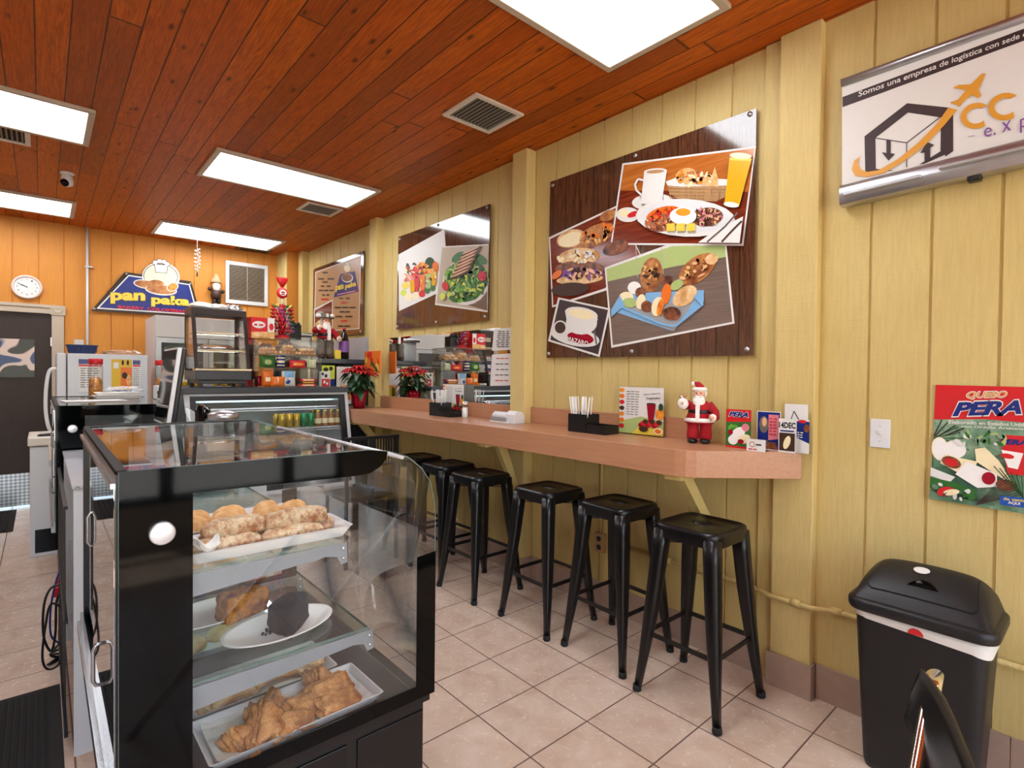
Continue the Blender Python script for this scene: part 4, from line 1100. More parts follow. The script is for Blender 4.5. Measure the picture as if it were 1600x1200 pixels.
# ================================================================ STOOLS
def rsq(h, r, z, n=6):
    pts = []
    for cx, cy, a0 in ((h-r, h-r, 0), (-(h-r), h-r, 90), (-(h-r), -(h-r), 180), (h-r, -(h-r), 270)):
        for k in range(n+1):
            a = radians(a0+90*k/n); pts.append((cx+r*cos(a), cy+r*sin(a), z))
    return pts
def make_stool():
    t = thing('bar_stool', 'x', 'stool')
    m = MB(); m.smooth = True
    NA = 48
    def sqr(h, p, z):
        return [(h*cos(q)/(abs(cos(q))**p+abs(sin(q))**p)**(1/p), h*sin(q)/(abs(cos(q))**p+abs(sin(q))**p)**(1/p), z) for q in [2*pi*k/NA for k in range(NA)]]
    def slt(f, z):
        out = []
        for k in range(NA):
            q = 2*pi*k/NA; c_, s_ = cos(q), sin(q)
            r = (abs(c_/.0125)**3+abs(s_/.042)**3)**(-1/3); out.append((r*c_*f, r*s_*(1+(f-1)*.3), z))
        return out
    rings = [sqr(.149, 7, .70), sqr(.153, 7, .742), sqr(.152, 7, .753), sqr(.146, 7, .761), sqr(.138, 8, .7625), sqr(.131, 8, .757), sqr(.08, 6, .7565), slt(1.5, .7565), slt(1.0, .753), slt(.95, .735)]
    m.rings(rings, False, True); m.rings([sqr(.1475, 7, .70), sqr(.1475, 7, .74)], False, True); m.build('seat', 'blackmetal', t)
    for sx, sy in ((1, 1), (-1, 1), (-1, -1), (1, -1)):
        b = MB(); b.smooth = True; rg = []
        for f in (0, .12, .35, .6, .8, 1):
            z = .735*(1-f); c = .118+.072*f+(.006*sin(pi*f)*-1); w = .034*(1-f)+.0145*f; w += .004*sin(pi*min(1, f*1.2))
            pts = []
            for (x, y, _) in rsq(w, w*.62, 0, 3): pts.append((sx*(c)+x, sy*(c)+y, z))
            rg.append(pts)
        b.rings(rg); lg = b.build('leg', 'blackmetal', t)
        f_ = MB(); f_.lathe([(.017, 0), (.02, .004), (.018, .028)], (sx*.19, sy*.19, 0), 10); f_.build('rubber_foot', 'rubber', lg)
    q = .163
    for p0, p1 in (((-q, -q), (q, -q)), ((q, -q), (q, q)), ((q, q), (-q, q)), ((-q, q), (-q, -q))):
        b = MB(); b.bar((p0[0], p0[1], .265), (p1[0], p1[1], .265), .006, .02); b.build('footrest_bar', 'blackmetal', t)
    b = MB(); q = .118
    b.bar((-q, -q, .668), (q, q, .668), .014, .004).bar((-q, q, .673), (q, -q, .673), .014, .004)
    b.build('cross_brace', 'blackmetal', t)
    return t
st0 = make_stool()
SP = [(2.185, 1.21, -.01, 'black metal bar stool nearest the camera, under the rounded counter end'),
      (2.225, 1.69, -.03, 'second black metal bar stool from the front, by the wall socket'),
      (2.2, 2.17, -.01, 'third black metal bar stool from the front, below the large breakfast poster'),
      (2.17, 2.77, .0, 'fourth black metal bar stool from the front, in front of the diagonal counter brace'),
      (2.22, 3.22, .02, 'fifth black metal bar stool, partly seen beyond the curved case glass'),
      (2.23, 3.66, .0, 'farthest black bar stool, only its seat corner seen beyond the glass case')]
for k, (x, y, r, lb) in enumerate(SP):
    o = st0 if k == 0 else dup(st0)
    o.location = (x, y, 0); o.rotation_euler = (0, 0, r); o['label'] = lb; o['group'] = 'black metal bar stools'

# black slatted chair at the far end
t = thing('slat_back_chair', 'black chair with slatted back between the fridge and the stools', 'chair', (1.83, 3.63, 0), pi)
m = MB()
for k in range(19): m.bar((-.20+.40*k/18, 0, .74), (-.20+.40*k/18, .0, .925), .007, .012)
m.build('back_slats', 'black', t)
m = MB(); m.bar((-.215, 0, .935), (.215, 0, .935), .028, .022).bar((-.21, 0, .73), (.21, 0, .73), .02, .02).box(-.02, .02, -.012, .012, .74, .925); m.build('backrest_frame', 'black', t, bevel=.004)
m = MB(); m.box(-.20, .20, -.42, -.02, .47, .50); m.build('seat', 'black', t, bevel=.01)
for sx in (-.2, .2):
    m = MB(); m.bar((sx, 0, 0), (sx, 0, .925), .022, .022, (0, 1, 0)); m.build('leg', 'black', t)
    m = MB(); m.bar((sx*.9, -.39, 0), (sx*.9, -.39, .47), .022, .022, (0, 1, 0)); m.build('leg', 'black', t)

# ================================================================ BIN AND NEAR CHAIR
def rrect(a, b, r, z, n=5, oy=0):
    pts = []
    for cx, cy, a0 in ((a-r, b-r, 0), (-(a-r), b-r, 90), (-(a-r), -(b-r), 180), (a-r, -(b-r), 270)):
        for k in range(n+1):
            q = radians(a0+90*k/n); pts.append((cx+r*cos(q), cy+r*sin(q)+oy, z))
    return pts
t = thing('trash_can', 'tall black swing-lid bin with white liner below the cheese poster', 'bin', (2.345, .44, 0), -pi/2)
m = MB(); m.smooth = True
m.rings([rrect(.155, .10, .03, 0), rrect(.16, .105, .035, .02), rrect(.188, .128, .045, .56), rrect(.188, .128, .045, .575), rrect(.18, .12, .04, .575), rrect(.15, .095, .03, .03)]); m.build('body', 'binblack', t)
m = MB(); m.smooth = True
m.rings([rrect(.191, .131, .046, .515+0), rrect(.193, .133, .046, .55), rrect(.193, .133, .046, .592), rrect(.18, .12, .04, .592)], False, False)
lo = m.build('bag_liner', 'paper', t)
for v in lo.data.vertices:
    if v.co.z < .53: v.co.z = .552-.028*(v.co.x+.19)/.38-.006*sin(v.co.x*40)
a = Art(y0=-.1345); a.E(0, .54, .022, .022, 'redprint', a0=0, a1=180); a.B('red_sticker', t)
m = MB(); m.smooth = True
rims = [rrect(.200, .140, .05, .572), rrect(.207, .147, .055, .574), rrect(.211, .151, .057, .585), rrect(.211, .151, .057, .606), rrect(.206, .146, .054, .613), rrect(.190, .130, .048, .616)]
m.rings(rims, True, True); lid = m.build('lid_rim', 'binblack', t)
def hood(s_, a_, off=0.0):
    t_ = max(0, min(1, a_/pi))
    f = (1-(1-t_/.70)**1.7)**.85 if t_ < .70 else max(0, 1-((t_-.70)/.30)**2.4)**.5
    z = .613+.120*f*max(0, 1-abs(s_)**9)**.5*(1-.09*s_*s_)
    w = .194-.030*((z-.613)/.12)**2
    return Vector((s_*w, -.132+.264*t_-off*.6, z+off))
m = MB(); m.smooth = True; m.grid(lambda u, v: hood(u*2-1, .02+(pi-.04)*v), 40, 24); m.build('lid_hood', 'binblack', lid)
def patch(off, grow):
    def f(u, v):
        a_ = pi*(.12-grow+(.56+grow*1.5)*v); s_ = (u*2-1)*(.80+grow*1.2)
        d_ = max(0, 1-v/.16); s_ *= 1-.10*d_**3
        return hood(s_, a_, off)
    return f
m = MB(); m.smooth = True; m.grid(patch(.0012, .008), 28, 18); m.build('flap_gap', 'blackstuff', lid)
m = MB(); m.smooth = True; m.grid(patch(.0035, 0), 28, 18); fo = m.build('swing_flap', 'binblack', lid)
def disc(mb, s0, a0, rx, rz, off, n=20):
    c0 = hood(s0, a0, off); b0 = len(mb.v); mb.v.append(tuple(c0))
    for k in range(n):
        q = 2*pi*k/n; mb.v.append(tuple(hood(s0+rx*cos(q), a0+rz*sin(q), off)))
    for k in range(n): mb.face((b0, b0+1+k, b0+1+(k+1) % n))
m = MB(); disc(m, -.07, .50*pi, .14, .20, .0065); m.build('round_label', 'paper', lid)
m = MB()
for (s1, a1), (s2, a2) in (((-.05, .425*pi), (-.09, .425*pi)), ((-.09, .425*pi), (-.10, .40*pi)), ((-.10, .40*pi), (-.08, .382*pi)), ((-.08, .382*pi), (-.05, .387*pi)), ((-.05, .387*pi), (-.05, .402*pi)), ((-.05, .402*pi), (-.07, .402*pi))):
    m.tube([hood(s1, a1, .0068), hood(s2, a2, .0068)], .0009, 5)
m.build('label_letter', 'ink', lid)
m = MB(); m.smooth = True
m.grid(lambda u, v: hood(.02+(u*2-1)*.24, pi*(.24+.12*v*(1-(u*2-1)**2)), .004+.011*sin(pi*v)*(1-(u*2-1)**2)), 20, 8); m.build('finger_grip', 'blackgloss', lid)

# near chair, lower right corner
PC = onz(1461, 1052, .83)
t = thing('cafe_chair', 'curved black chair back with chrome post in front of the bin', 'chair', (PC.x, PC.y, 0), 0)
O = Vector((PC.x, PC.y, 0))
A_ = [onz(1441, 1046, .83), onz(1456, 1063, .828), onz(1475, 1092, .825), onz(1490, 1125, .82), onz(1504, 1160, .815), onz(1521, 1203, .81), onz(1545, 1270, .80)]
B_ = [onz(1417, 1100, .77), onz(1415, 1122, .745), onz(1427, 1160, .72), onz(1446, 1205, .70), onz(1462, 1250, .68), onz(1480, 1300, .66), onz(1500, 1360, .65)]
m = MB(); m.smooth = True
def cb(u, v):
    k = u*6; i = min(5, int(k)); f = k-i
    a = A_[i].lerp(A_[i+1], f); b = B_[i].lerp(B_[i+1], f)
    return b.lerp(a, v)-O
m.grid(cb, 24, 6); o = m.build('backrest', 'black', t); sd = o.modifiers.new('solid', 'SOLIDIFY'); sd.thickness = .009; sd.offset = 0
lo_ = ony(1436, 1190, PC.y); sl_ = (lo_.x-PC.x)/(PC.z-lo_.z)
def post(x, y):
    b = MB(); b.smooth = True
    b.rings([[(x+sl_*(.83-z)+.026*cos(k*pi/8), y+.014*sin(k*pi/8), z+.004*cos(k*pi/8)) for k in range(16)] for z in (0, .4, .8, .826)]); b.build('chrome_post', 'chrome', t)
post(0, .0); post(-.26, -.3)
m = MB(); m.xform(Matrix()); 
m.rings([rrect(.19, .19, .05, .44), rrect(.2, .2, .06, .455), rrect(.19, .19, .05, .475)]); m.xform(Matrix.Translation((.08, -.28, 0))); m.build('seat', 'black', t)
for x, y in ((.24, -.14), (.0, -.44), (.22, -.42)):
    b = MB(); b.cyl((x, y, 0), (x, y, .445), .012, 12); b.build('leg', 'chrome', t)
# ================================================================ CURVED GLASS PASTRY CASES
def outline(top=1.217, d=.685):
    """side outline (x, z) of the case above its base, rounded front shoulder"""
    p = [(0, .55), (0, top), (.49, top-.001)]
    for x, z in ((.545, top-.009), (.60, top-.028), (.64, top-.06), (.668, top-.1), (.68, top-.15), (.685, top-.2)): p.append((x, z))
    return p+[(.685, .55)]
def make_case(name_label, loc, L, inner=True):
    t = thing('pastry_display_case', name_label, 'display case', loc)
    m = MB(); m.box(.03, .66, .012, L-.012, .07, .535); base = m.build('base_cabinet', 'black', t, bevel=.006)
    m = MB(); m.box(.015, .67, .0, L, .535, .552); m.build('deck_rim', 'blackmetal', base)
    for k in range(3):
        m = MB(); m.box(.05+.21*k, .235+.21*k, .0075, .012, .1, .51); m.build('base_panel', 'blackmetal', base, bevel=.002)
    for x in (.08, .61):
        for y in (.06, L-.06):
            m = MB(); m.cyl((x, y, 0), (x, y, .07), .022, 12); m.build('foot', 'rubber', t)
    # end panels: clear glass with black printed borders
    for y, s_ in ((0, -1), (L-.006, 1)):
        m = MB(); m.prism(outline(), y+.0006, y+.0054); ep = m.build('end_glass', 'glass', t)
        ya, yb = (y-.0006, y+.0005) if s_ < 0 else (y+.0055, y+.0066)
        m = MB()
        O_ = outline(); T = 1.217
        m.prism([(0, .55), (.118, .55), (.118, 1.163), (0, T-.0)], ya, yb)
        m.prism([(0, T), (.118, 1.163), (.46, 1.157), (.495, 1.160), (.52, 1.172), (.537, 1.19), (.541, T-.009), (.49, T-.001)], ya, yb)
        m.prism([(.118, .55), (.685, .55), (.685, .93), (.628, .925), (.628, .585), (.118, .585)], ya, yb)
        m.build('black_border', 'blackgloss', ep)
        m = MB()
        m.tube([(x, y+.003, z) for x, z in outline()], .0015, 6); m.build('glass_edge', 'glassedge', ep)
    # round lock boss
    m = MB(); m.lathe([(.021, -.012), (.0205, -.014), (.019, -.0145)], (.066, -.0006, 1.095), 28, 'Y'); m.lathe([(.0215, 0), (.0215, .012), (.019, .0135)], (.066, -.0006, 1.095), 28, 'Y')
    m.build('round_cap', 'capmetal', t)
    # top and curved front sheets (inset), frame rails
    m = MB(); m.box(.0, .49, .008, L-.008, 1.211, 1.217); m.build('top_glass', 'glass', t)
    pr = [(.49, 1.2165), (.535, 1.209), (.575, 1.19), (.603, 1.16), (.622, 1.12), (.632, 1.07), (.635, 1.0), (.635, .56)]
    m = MB(); m.smooth = True
    inn = [(.49, 1.2115), (.532, 1.204), (.571, 1.186), (.598, 1.157), (.617, 1.118), (.627, 1.069), (.630, 1.0), (.630, .56)]
    m.prism(pr+inn[::-1], .008, L-.008); m.build('front_glass', 'glass', t)
    m = MB(); m.box(-.004, .02, .008, L-.008, 1.195, 1.2105).box(-.004, .02, .008, .03, .552, 1.195).box(-.004, .02, L-.03, L-.008, .552, 1.195).box(-.004, .02, .03, L-.03, .552, .575).box(0.02, .045, L-.012, L-.008, .56, 1.2); m.build('rear_frame', 'blackmetal', t)
    m = MB(); m.box(-.012, -.004, .01, L-.01, 1.185, 1.195); m.build('upper_track', 'steel', t)
    m = MB(); m.box(-.012, -.004, .01, L-.01, .584, .612).box(-.02, -.004, .01, L-.01, .553, .5855); m.build('lower_track', 'steel', t)
    for k, (a_, b_) in enumerate(((.02, L/2+.02), (L/2-.02, L-.02))):
        x = -.006+.010*k
        m = MB(); m.box(x, x+.004, a_, b_, .613, 1.185); dr = m.build('sliding_door', 'mirrortint', t)
        yh = .25 if k == 0 else .62
        z0 = .72 if k == 0 else .93
        h = MB(); h.tube([(x, yh, z0), (x-.012, yh, z0+.001), (x-.017, yh, z0+.012), (x-.017, yh, z0+.078), (x-.012, yh, z0+.089), (x, yh, z0+.09)], .004, 8); h.build('handle', 'steel', dr)
    m = MB(); m.box(.02, .63, .01, L-.01, .553, .562); m.build('deck', 'dkdeck', t)
    if not inner:
        m = MB(); m.prism([(.022, .576), (.022, 1.194), (.49, 1.194), (.585, 1.16), (.618, 1.09), (.618, .576)], .0085, .0115); m.build('black_backing', 'black', t)
    if inner:
        for z, xe in ((.992, .44), (.758, .51)):
            m = MB(); m.box(.03, xe, .04, L/2-.01, z, z+.007).box(.03, xe, L/2+.01, L-.04, z, z+.007); sh = m.build('glass_shelf', 'glassg', t)
            m = MB(); m.box(xe, xe+.0012, .04, L-.04, z, z+.007).box(.03, xe, .0388, .04, z, z+.007); m.build('shelf_edge', 'glassedge', sh)
            for y in (.035, L/2-.005, L-.045):
                b = MB()
                pr = [(.022, z-.001), (xe-.03, z-.001), (xe-.005, z-.001), (xe+.012, z-.003), (xe+.014, z-.05), (xe-.002, z-.052), (xe-.012, z-.032), (xe-.04, z-.026), (.1, z-.05), (.07, z-.075), (.022, z-.13)]
                b.prism(pr, y, y+.004); br = b.build('shelf_bracket', 'greyplate', sh)
                r = MB()
                for (x_, z_) in ((xe+.003, z-.014), (xe+.004, z-.038), (.1, z-.02), (.05, z-.026)): r.ball((x_, y-.001, z_), (.004, .002, .004), 8, 4)
                r.build('rivets', 'chrome', br)
        m = MB(); m.cyl((.6, .03, 1.185), (.6, L-.03, 1.185), .006, 8); m.build('light_tube', 'white', t)
    m = MB(); m.box(-.002, .5, L-.035, L-.001, 1.2172, 1.2195).box(-.004, .012, .001, L-.035, 1.2172, 1.2195); m.build('top_trim', 'rubber', t)
    return t
M['matalu'] = mat('dull_metal_sheet', '#b6bac0', .35, .35)
M['capmetal'] = mat('brushed_cap_metal', '#dfe3ea', .38, .8)
t_ = NT('smoked_mirror_door'); M['mirrortint'] = t_.P(Base_Color=lin('#a0a4a8'), Metallic=1.0, Roughness=.02)
M['dkdeck'] = mat('dark_slotted_deck', '#2c2b2b', .4, .3)
X0, Y0, LL = .105, 1.2, 1.04
make_case('black pastry case with curved glass in the foreground, full of baked goods', (X0, Y0, 0), LL)
make_case('second black glass case with round chrome cap, behind the white worktable at left', (.056, 3.66, 0), 1.32, False)

# ---------------------------------------------------------------- what stands in the near case
def rect_tray(name, label, x, y, z, w, d, h, rz=0, mt='white', group=None, slope=.018, cat='tray'):
    m = MB(); e = .004
    def R(a, b, z): return rrect(a, b, .008, z, 2)
    m.rings([R(w/2-slope, d/2-slope, 0), R(w/2-.004, d/2-.004, h-.003), R(w/2, d/2, h), R(w/2-e, d/2-e, h), R(w/2-slope-.003, d/2-slope-.003, .004)])
    o = m.build(name, mt, loc=(x, y, z), rotz=rz); tag(o, label, cat, group); return o
S1, S2, DK = .9995, .7655, .5625
rect_tray('serving_tray', 'white rectangular tray of crumb-coated rolls on the upper glass shelf', .40, 1.32, S1, .36, .15, .028)
rect_tray('serving_tray', 'white tray of round golden buns behind the coated rolls, upper shelf', .38, 1.50, S1, .34, .17, .028)
rn = random.Random(11)
def food(name, label, cat, R, h, mt, loc, rz=0, tilt=(0, 0), group=None, **k):
    m = MB(); blob(m, R, h, **k); o = m.build(name, mt, loc=loc); o.rotation_euler = (tilt[0], tilt[1], rz); tag(o, label, cat, group); return o
RG = 'crumb-coated rolls on the upper tray'
for k, (x, y, z, rz, l, lb) in enumerate(((.30, 1.292, .006, .12, .085, 'crumb-coated roll at the left front of the upper tray'), (.445, 1.287, .006, .08, .075, 'crumb-coated roll at the right front of the upper tray'), (.33, 1.338, .006, .1, .08, 'crumb-coated roll at the left back of the upper tray'), (.49, 1.335, .006, .06, .075, 'crumb-coated roll at the right back of the upper tray'), (.325, 1.315, .038, .1, .07, 'crumb-coated roll stacked on top at the left of the upper tray'), (.462, 1.312, .038, .06, .078, 'crumb-coated roll stacked on top at the right of the upper tray'))):
    food('coated_roll', lb, 'pastry', f_super(l, .023, 4), .036, 'coat', (x, y, S1+z), rz, group=RG, q=.32, nz=.13, seed=k, n=40, mrows=9, ripple=.02)
for k, (x, y, rz) in enumerate(((.27, 1.475, .3), (.35, 1.48, 0), (.45, 1.475, .6), (.29, 1.535, 1), (.37, 1.54, .2), (.46, 1.535, .9), (.52, 1.50, .4))):
    food('golden_bun', ('golden bun in the left part of the rear upper tray', 'golden bun in the right part of the rear upper tray')[x > .4], 'bun', f_super(.045, .034, 2.3), .045, 'bun', (x, y, S1+.006), rz, group='golden buns on the %s of the rear upper tray' % ('left', 'right')[x > .4], q=.7, ripple=.05, layers=3, nz=.08, seed=k)
m = MB(); m.grid(lambda u, v: (.07*(u-.5), .05*(v-.5), .03+.012*sin(u*7)+.01*sin(v*9+u*4)), 8, 6)
o = m.build('wax_paper', 'paper', loc=(.248, 1.268, S1+.012)); tag(o, 'crumpled white wax paper at the left end of the upper tray', 'paper')
o.data.vertices.foreach_get
sd = o.modifiers.new('s', 'SOLIDIFY'); sd.thickness = .0006
def oval_plate(label, x, y, z, a, b, rz=0):
    m = MB(); m.smooth = True
    def e(f, zz): return [(a*f*cos(2*pi*k/40), b*f*sin(2*pi*k/40), zz) for k in range(40)]
    m.rings([e(.7, 0), e(.93, .012), e(1, .014), e(1, .017), e(.9, .015), e(.72, .005), e(.3, .0045)])
    o = m.build('oval_plate', 'foam', loc=(x, y, z), rotz=rz); tag(o, label, 'plate', 'oval foam plates on the middle shelf'); return o
oval_plate('oval white foam plate with the dark chocolate cake piece, middle shelf', .44, 1.36, S2, .135, .085, .15)
oval_plate('oval white foam plate with the orange coconut cake piece, middle shelf', .33, 1.545, S2, .135, .085, .15)
m = MB(); pts = [(-.055, -.035), (.045, -.03), (.055, .025), (-.03, .045)]
m2 = f_poly([(-.05, -.045), (.052, -.015), (.035, .04), (-.04, .035)])
o = food('chocolate_cake_piece', 'dark chocolate cake piece on the front oval plate', 'cake', m2, .068, 'choco', (.465, 1.355, S2+.006), .5, (0, -.12), q=.12, sq=.85, nz=.08, seed=3, n=48, mrows=12)
food('coconut_cake_piece', 'orange baked coconut cake piece on the rear oval plate', 'cake', f_poly([(-.06, -.035), (.06, -.03), (.055, .035), (-.05, .04)]), .062, 'cheesecake', (.39, 1.50, S2+.006), .3, q=.15, nz=.14, seed=5, n=48, mrows=12)
for k in range(9):
    m = MB(); m.ball((0, 0, .0025), .0028+.002*rn.random(), 6, 4); o = m.build('cake_crumb', 'choco', loc=(.395+.03*rn.random(), 1.34+.03*rn.random(), S2+.0055)); tag(o, 'tiny dark crumb beside the chocolate cake piece', 'crumb', 'dark crumbs on the front oval plate')
TA = .10
rect_tray('serving_tray', 'white tray of puff pastries at the front of the case bottom', .455, 1.318, DK, .40, .19, .026, .02)
rect_tray('serving_tray', 'white tray of pale puff pastries behind, at the case bottom', .44, 1.518, DK, .36, .185, .024, .02)
for (x, y, w, d, lb) in ((.455, 1.318, .36, .165, 'white greaseproof paper under the front puff pastries'), (.43, 1.518, .33, .16, 'white greaseproof paper under the rear puff pastries')):
    m = MB(); m.grid(lambda u, v: (w*(u-.5), d*(v-.5), .002+.012*max(0, abs(u-.5)*2-.9)*6+.014*max(0, abs(v-.5)*2-.88)*5+.0015*sin(u*22)+.001*sin(v*17)), 20, 12)
    o = m.build('tray_paper', 'paper', loc=(x, y, DK+.006), rotz=.02); tag(o, lb, 'paper'); sd = o.modifiers.new('s', 'SOLIDIFY'); sd.thickness = .0006
def puff(k, x, y, z, s, rz, tilt, label, shape='tri', mt='puff'):
    """folded puff pastry: wavy leaf layers fanning out of a fold, glazed crown"""
    m = MB(); m.smooth = True; r_ = random.Random(k)
    P = {'tri': [(-.055, -.045), (.06, -.035), (.005, .06)], 'sq': [(-.06, -.035), (.06, -.035), (.06, .035), (-.06, .035)]}[shape]
    for j in range(7):
        f = 1+.06*r_.uniform(-1, 1)-.03*j; dz = .0048*j; a = r_.uniform(-.10, .10)
        Q = [((px*cos(a)-py*sin(a))*s*f, (px*sin(a)+py*cos(a))*s*f) for px, py in P]
        R = f_poly(Q); R2 = (lambda R, j: lambda th: (R(th)**-8+(.060*s)**-8)**(-1/8)*(1+.035*sin(7*th+k+2*j)+.025*sin(13*th+j)))(R, j)
        hh = .0058 if j < 6 else .011*s
        blob(m, R2, hh, c=(.0022*j, -.0035*j, 0), n=48, mrows=7, q=.22 if j < 6 else .5, nz=.14, seed=k*10+j, base=dz*s+.0015*sin(j*2))
    for i in range(len(m.v)):
        x_, y_, z_ = m.v[i]; m.v[i] = (x_, y_, z_*(1+.3*(y_/.05))+.004*sin(x_*55+k)+.003*sin(y_*90+k))
    o = m.build('puff_pastry', mt, loc=(x, y, z)); o.rotation_euler = (tilt[0], tilt[1], rz); tag(o, label, 'pastry', 'puff pastries in the case bottom'); return o
Z = DK+.012
for k, (x, y, z, s, rz, tl, lb, sh) in enumerate((
    (.315, 1.252, 0, 1.0, .9, (.25, -.5), 'puff pastry leaning at the left end of the front tray', 'tri'),
    (.36, 1.262, .022, 1.25, .3, (.35, .1), 'large sugared puff pastry triangle, left front, lying on the others', 'tri'),
    (.42, 1.245, 0, 1.05, .15, (.1, .1), 'flat puff pastry in the front middle of the tray', 'sq'),
    (.405, 1.335, .012, 1.2, -.3, (.5, .2), 'tall puff pastry standing in the left back of the front tray', 'tri'),
    (.47, 1.30, .006, 1.15, .25, (.35, 0), 'puff pastry in the middle of the front tray', 'sq'),
    (.545, 1.262, .0, 1.1, .1, (.2, .05), 'puff pastry at the right front end of the tray', 'sq'),
    (.545, 1.31, .016, 1.1, .2, (.35, .05), 'puff pastry leaning behind the right front one', 'sq'),
    (.535, 1.36, .012, 1.15, .5, (.45, 0), 'puff pastry in the right back corner of the front tray', 'tri'))):
    puff(k, .46+(x-.46)*.93, 1.31+(y-1.31)*.86+.016, Z+z, s*.88, rz, tl, lb, sh)
for k, (x, y, rz) in enumerate(((.33, 1.48, .2), (.41, 1.50, .8), (.49, 1.52, 0), (.56, 1.5, 1.2))):
    puff(20+k, x, y, Z+.002, .95, rz, (.1, 0), ('pale puff pastry, left in the rear bottom tray', 'pale puff pastry, second from left in the rear bottom tray', 'pale puff pastry, third from left in the rear bottom tray', 'pale puff pastry, right end of the rear bottom tray')[k], 'sq', 'bread')
# farther goods
rect_tray('serving_tray', 'far white tray of loaves on the middle shelf', .34, 1.95, S2, .34, .2, .024)
for k, (x, y) in enumerate(((.26, 1.92), (.35, 1.96), (.44, 1.92))):
    food('bread_loaf', ('left', 'middle', 'right')[k]+' brown loaf in the far tray of the middle shelf', 'bread', f_super(.05, .035, 2.2), .04, 'bun', (x, y, S2+.006), .5, group='loaves in the far middle tray', q=.6, nz=.06, seed=k)
rect_tray('serving_tray', 'far white tray of flat breads at the case bottom', .42, 1.85, DK, .36, .2, .024)
for k, (x, y) in enumerate(((.33, 1.83), (.43, 1.87), (.53, 1.83))):
    food('flat_bread', ('left', 'middle', 'right')[k]+' flat bread in the far bottom tray', 'bread', f_super(.05, .04, 2.2), .03, 'bread', (x, y, DK+.006), .5, group='flat breads in the far bottom tray', q=.6, nz=.06, seed=k)
t = thing('cake_stand', 'pale cake stand with a dark cake in the far upper part of the near case', 'cake stand', (.42, 1.98, S1))
m = MB(); m.lathe([(.06, 0), (.055, .004), (.015, .01), (.014, .035), (.1, .045), (.125, .048), (.125, .054), (.1, .052)], n=32); m.build('plate', 'mint', t)
food('chocolate_cake', 'round dark chocolate cake on the pale cake stand', 'cake', f_super(.09, .09, 2), .08, 'choco', (.42, 1.98, S1+.053), q=.15, nz=.05, seed=2, n=32)

# ================================================================ WHITE WORKTABLE, MONITOR, CABLES (staff side)
t = thing('work_table', 'white panelled worktable between the two black cases', 'table', (.085, 2.48, 0))
m = MB(); m.box(-.005, .66, -.006, 1.13, .975, .987); m.build('metal_top', 'matalu', t, bevel=.002)
m = MB(); m.box(.0, .66, 0, .018, .0, .974); m.build('end_panel', 'white_m', t)
m = MB(); m.box(.0, .66, 1.105, 1.123, .0, .974); m.build('end_panel', 'white_m', t)
m = MB(); m.box(.64, .66, .018, 1.105, .0, .974); m.build('front_panel', 'white_m', t)
for z in (.12, .5): 
    m = MB(); m.box(.02, .64, .018, 1.105, z, z+.018); m.build('inner_shelf', 'grey', t)
a = Art(y0=-.0068, mp=lambda x, y: (x, y))
rn = random.Random(3)
for k in range(4): a.line([(.004+.022*k, .978), (.012+.022*k, .985), (.018+.022*k, .977)], .002, 'ink')
a.B('scroll_marking', t)
# black crate under/behind with cables
m = MB()
for k in range(15): m.bar((-.022, .05+k*.07, .06), (-.022, .05+k*.07, .9), .012, .004, (1, 0, 0))
m.bar((-.02, .03, .06), (-.02, 1.08, .06), .012, .012).bar((-.02, .03, .9), (-.02, 1.08, .9), .012, .012).bar((-.02, .03, .48), (-.02, 1.08, .48), .012, .012)
o = m.build('wire_rack', 'black', loc=(.085, 2.5, 0)); tag(o, 'dark wire rack on the open side of the white worktable', 'rack')
rn = random.Random(9)
cabs = [('black looping cable hanging beside the worktable, left of the red connector', 'black', .005, [(.07, 3.2, .42), (.03, 3.2, .41), (.006, 3.2, .34), (.004, 3.2, .2), (.03, 3.2, .12), (.045, 3.2, .2), (.05, 3.2, .35), (.08, 3.2, .4)]),
        ('second black cable loop hanging lower by the worktable', 'blackstuff', .0045, [(.07, 3.13, .33), (.03, 3.13, .36), (.012, 3.13, .28), (.0, 3.13, .13), (.02, 3.13, .07), (.06, 3.13, .09), (.07, 3.13, .2)]),
        ('dark blue network cable running down beside the worktable', 'navy', .004, [(.075, 3.27, .5), (.05, 3.27, .42), (.03, 3.27, .3), (.03, 3.27, .17), (.06, 3.27, .12)]),
        ('tangled black cords lying on the floor by the ribbed mat', 'black', .006, [(.075, 3.35, .1), (.03, 3.34, .05), (.06, 3.36, .012), (.02, 3.32, .012), (.07, 3.4, .012), (.03, 3.44, .012), (.075, 3.46, .02)])]
def smooth_pts(p, n=6):
    out = []; P_ = [Vector(q) for q in p]
    for i in range(len(P_)-1):
        a, b, c, d = P_[max(0, i-1)], P_[i], P_[i+1], P_[min(len(P_)-1, i+2)]
        for k in range(n):
            s = k/n; out.append(.5*((2*b)+(c-a)*s+(2*a-5*b+4*c-d)*s*s+(3*b-a-3*c+d)*s**3))
    return out+[P_[-1]]
for lb, mt, r, p in cabs:
    m = MB(); m.tube(smooth_pts(p), r, 8); o = m.build('cable', mt); tag(o, lb, 'cable')
m = MB(); m.box(-.02, .02, -.03, .03, 0, .05); m.cyl((0, 0, .05), (0, 0, .09), .012, 10); o = m.build('cable_connector', 'red', loc=(.06, 3.42, .30), bevel=.005); tag(o, 'red connector among the hanging cables by the worktable', 'connector')

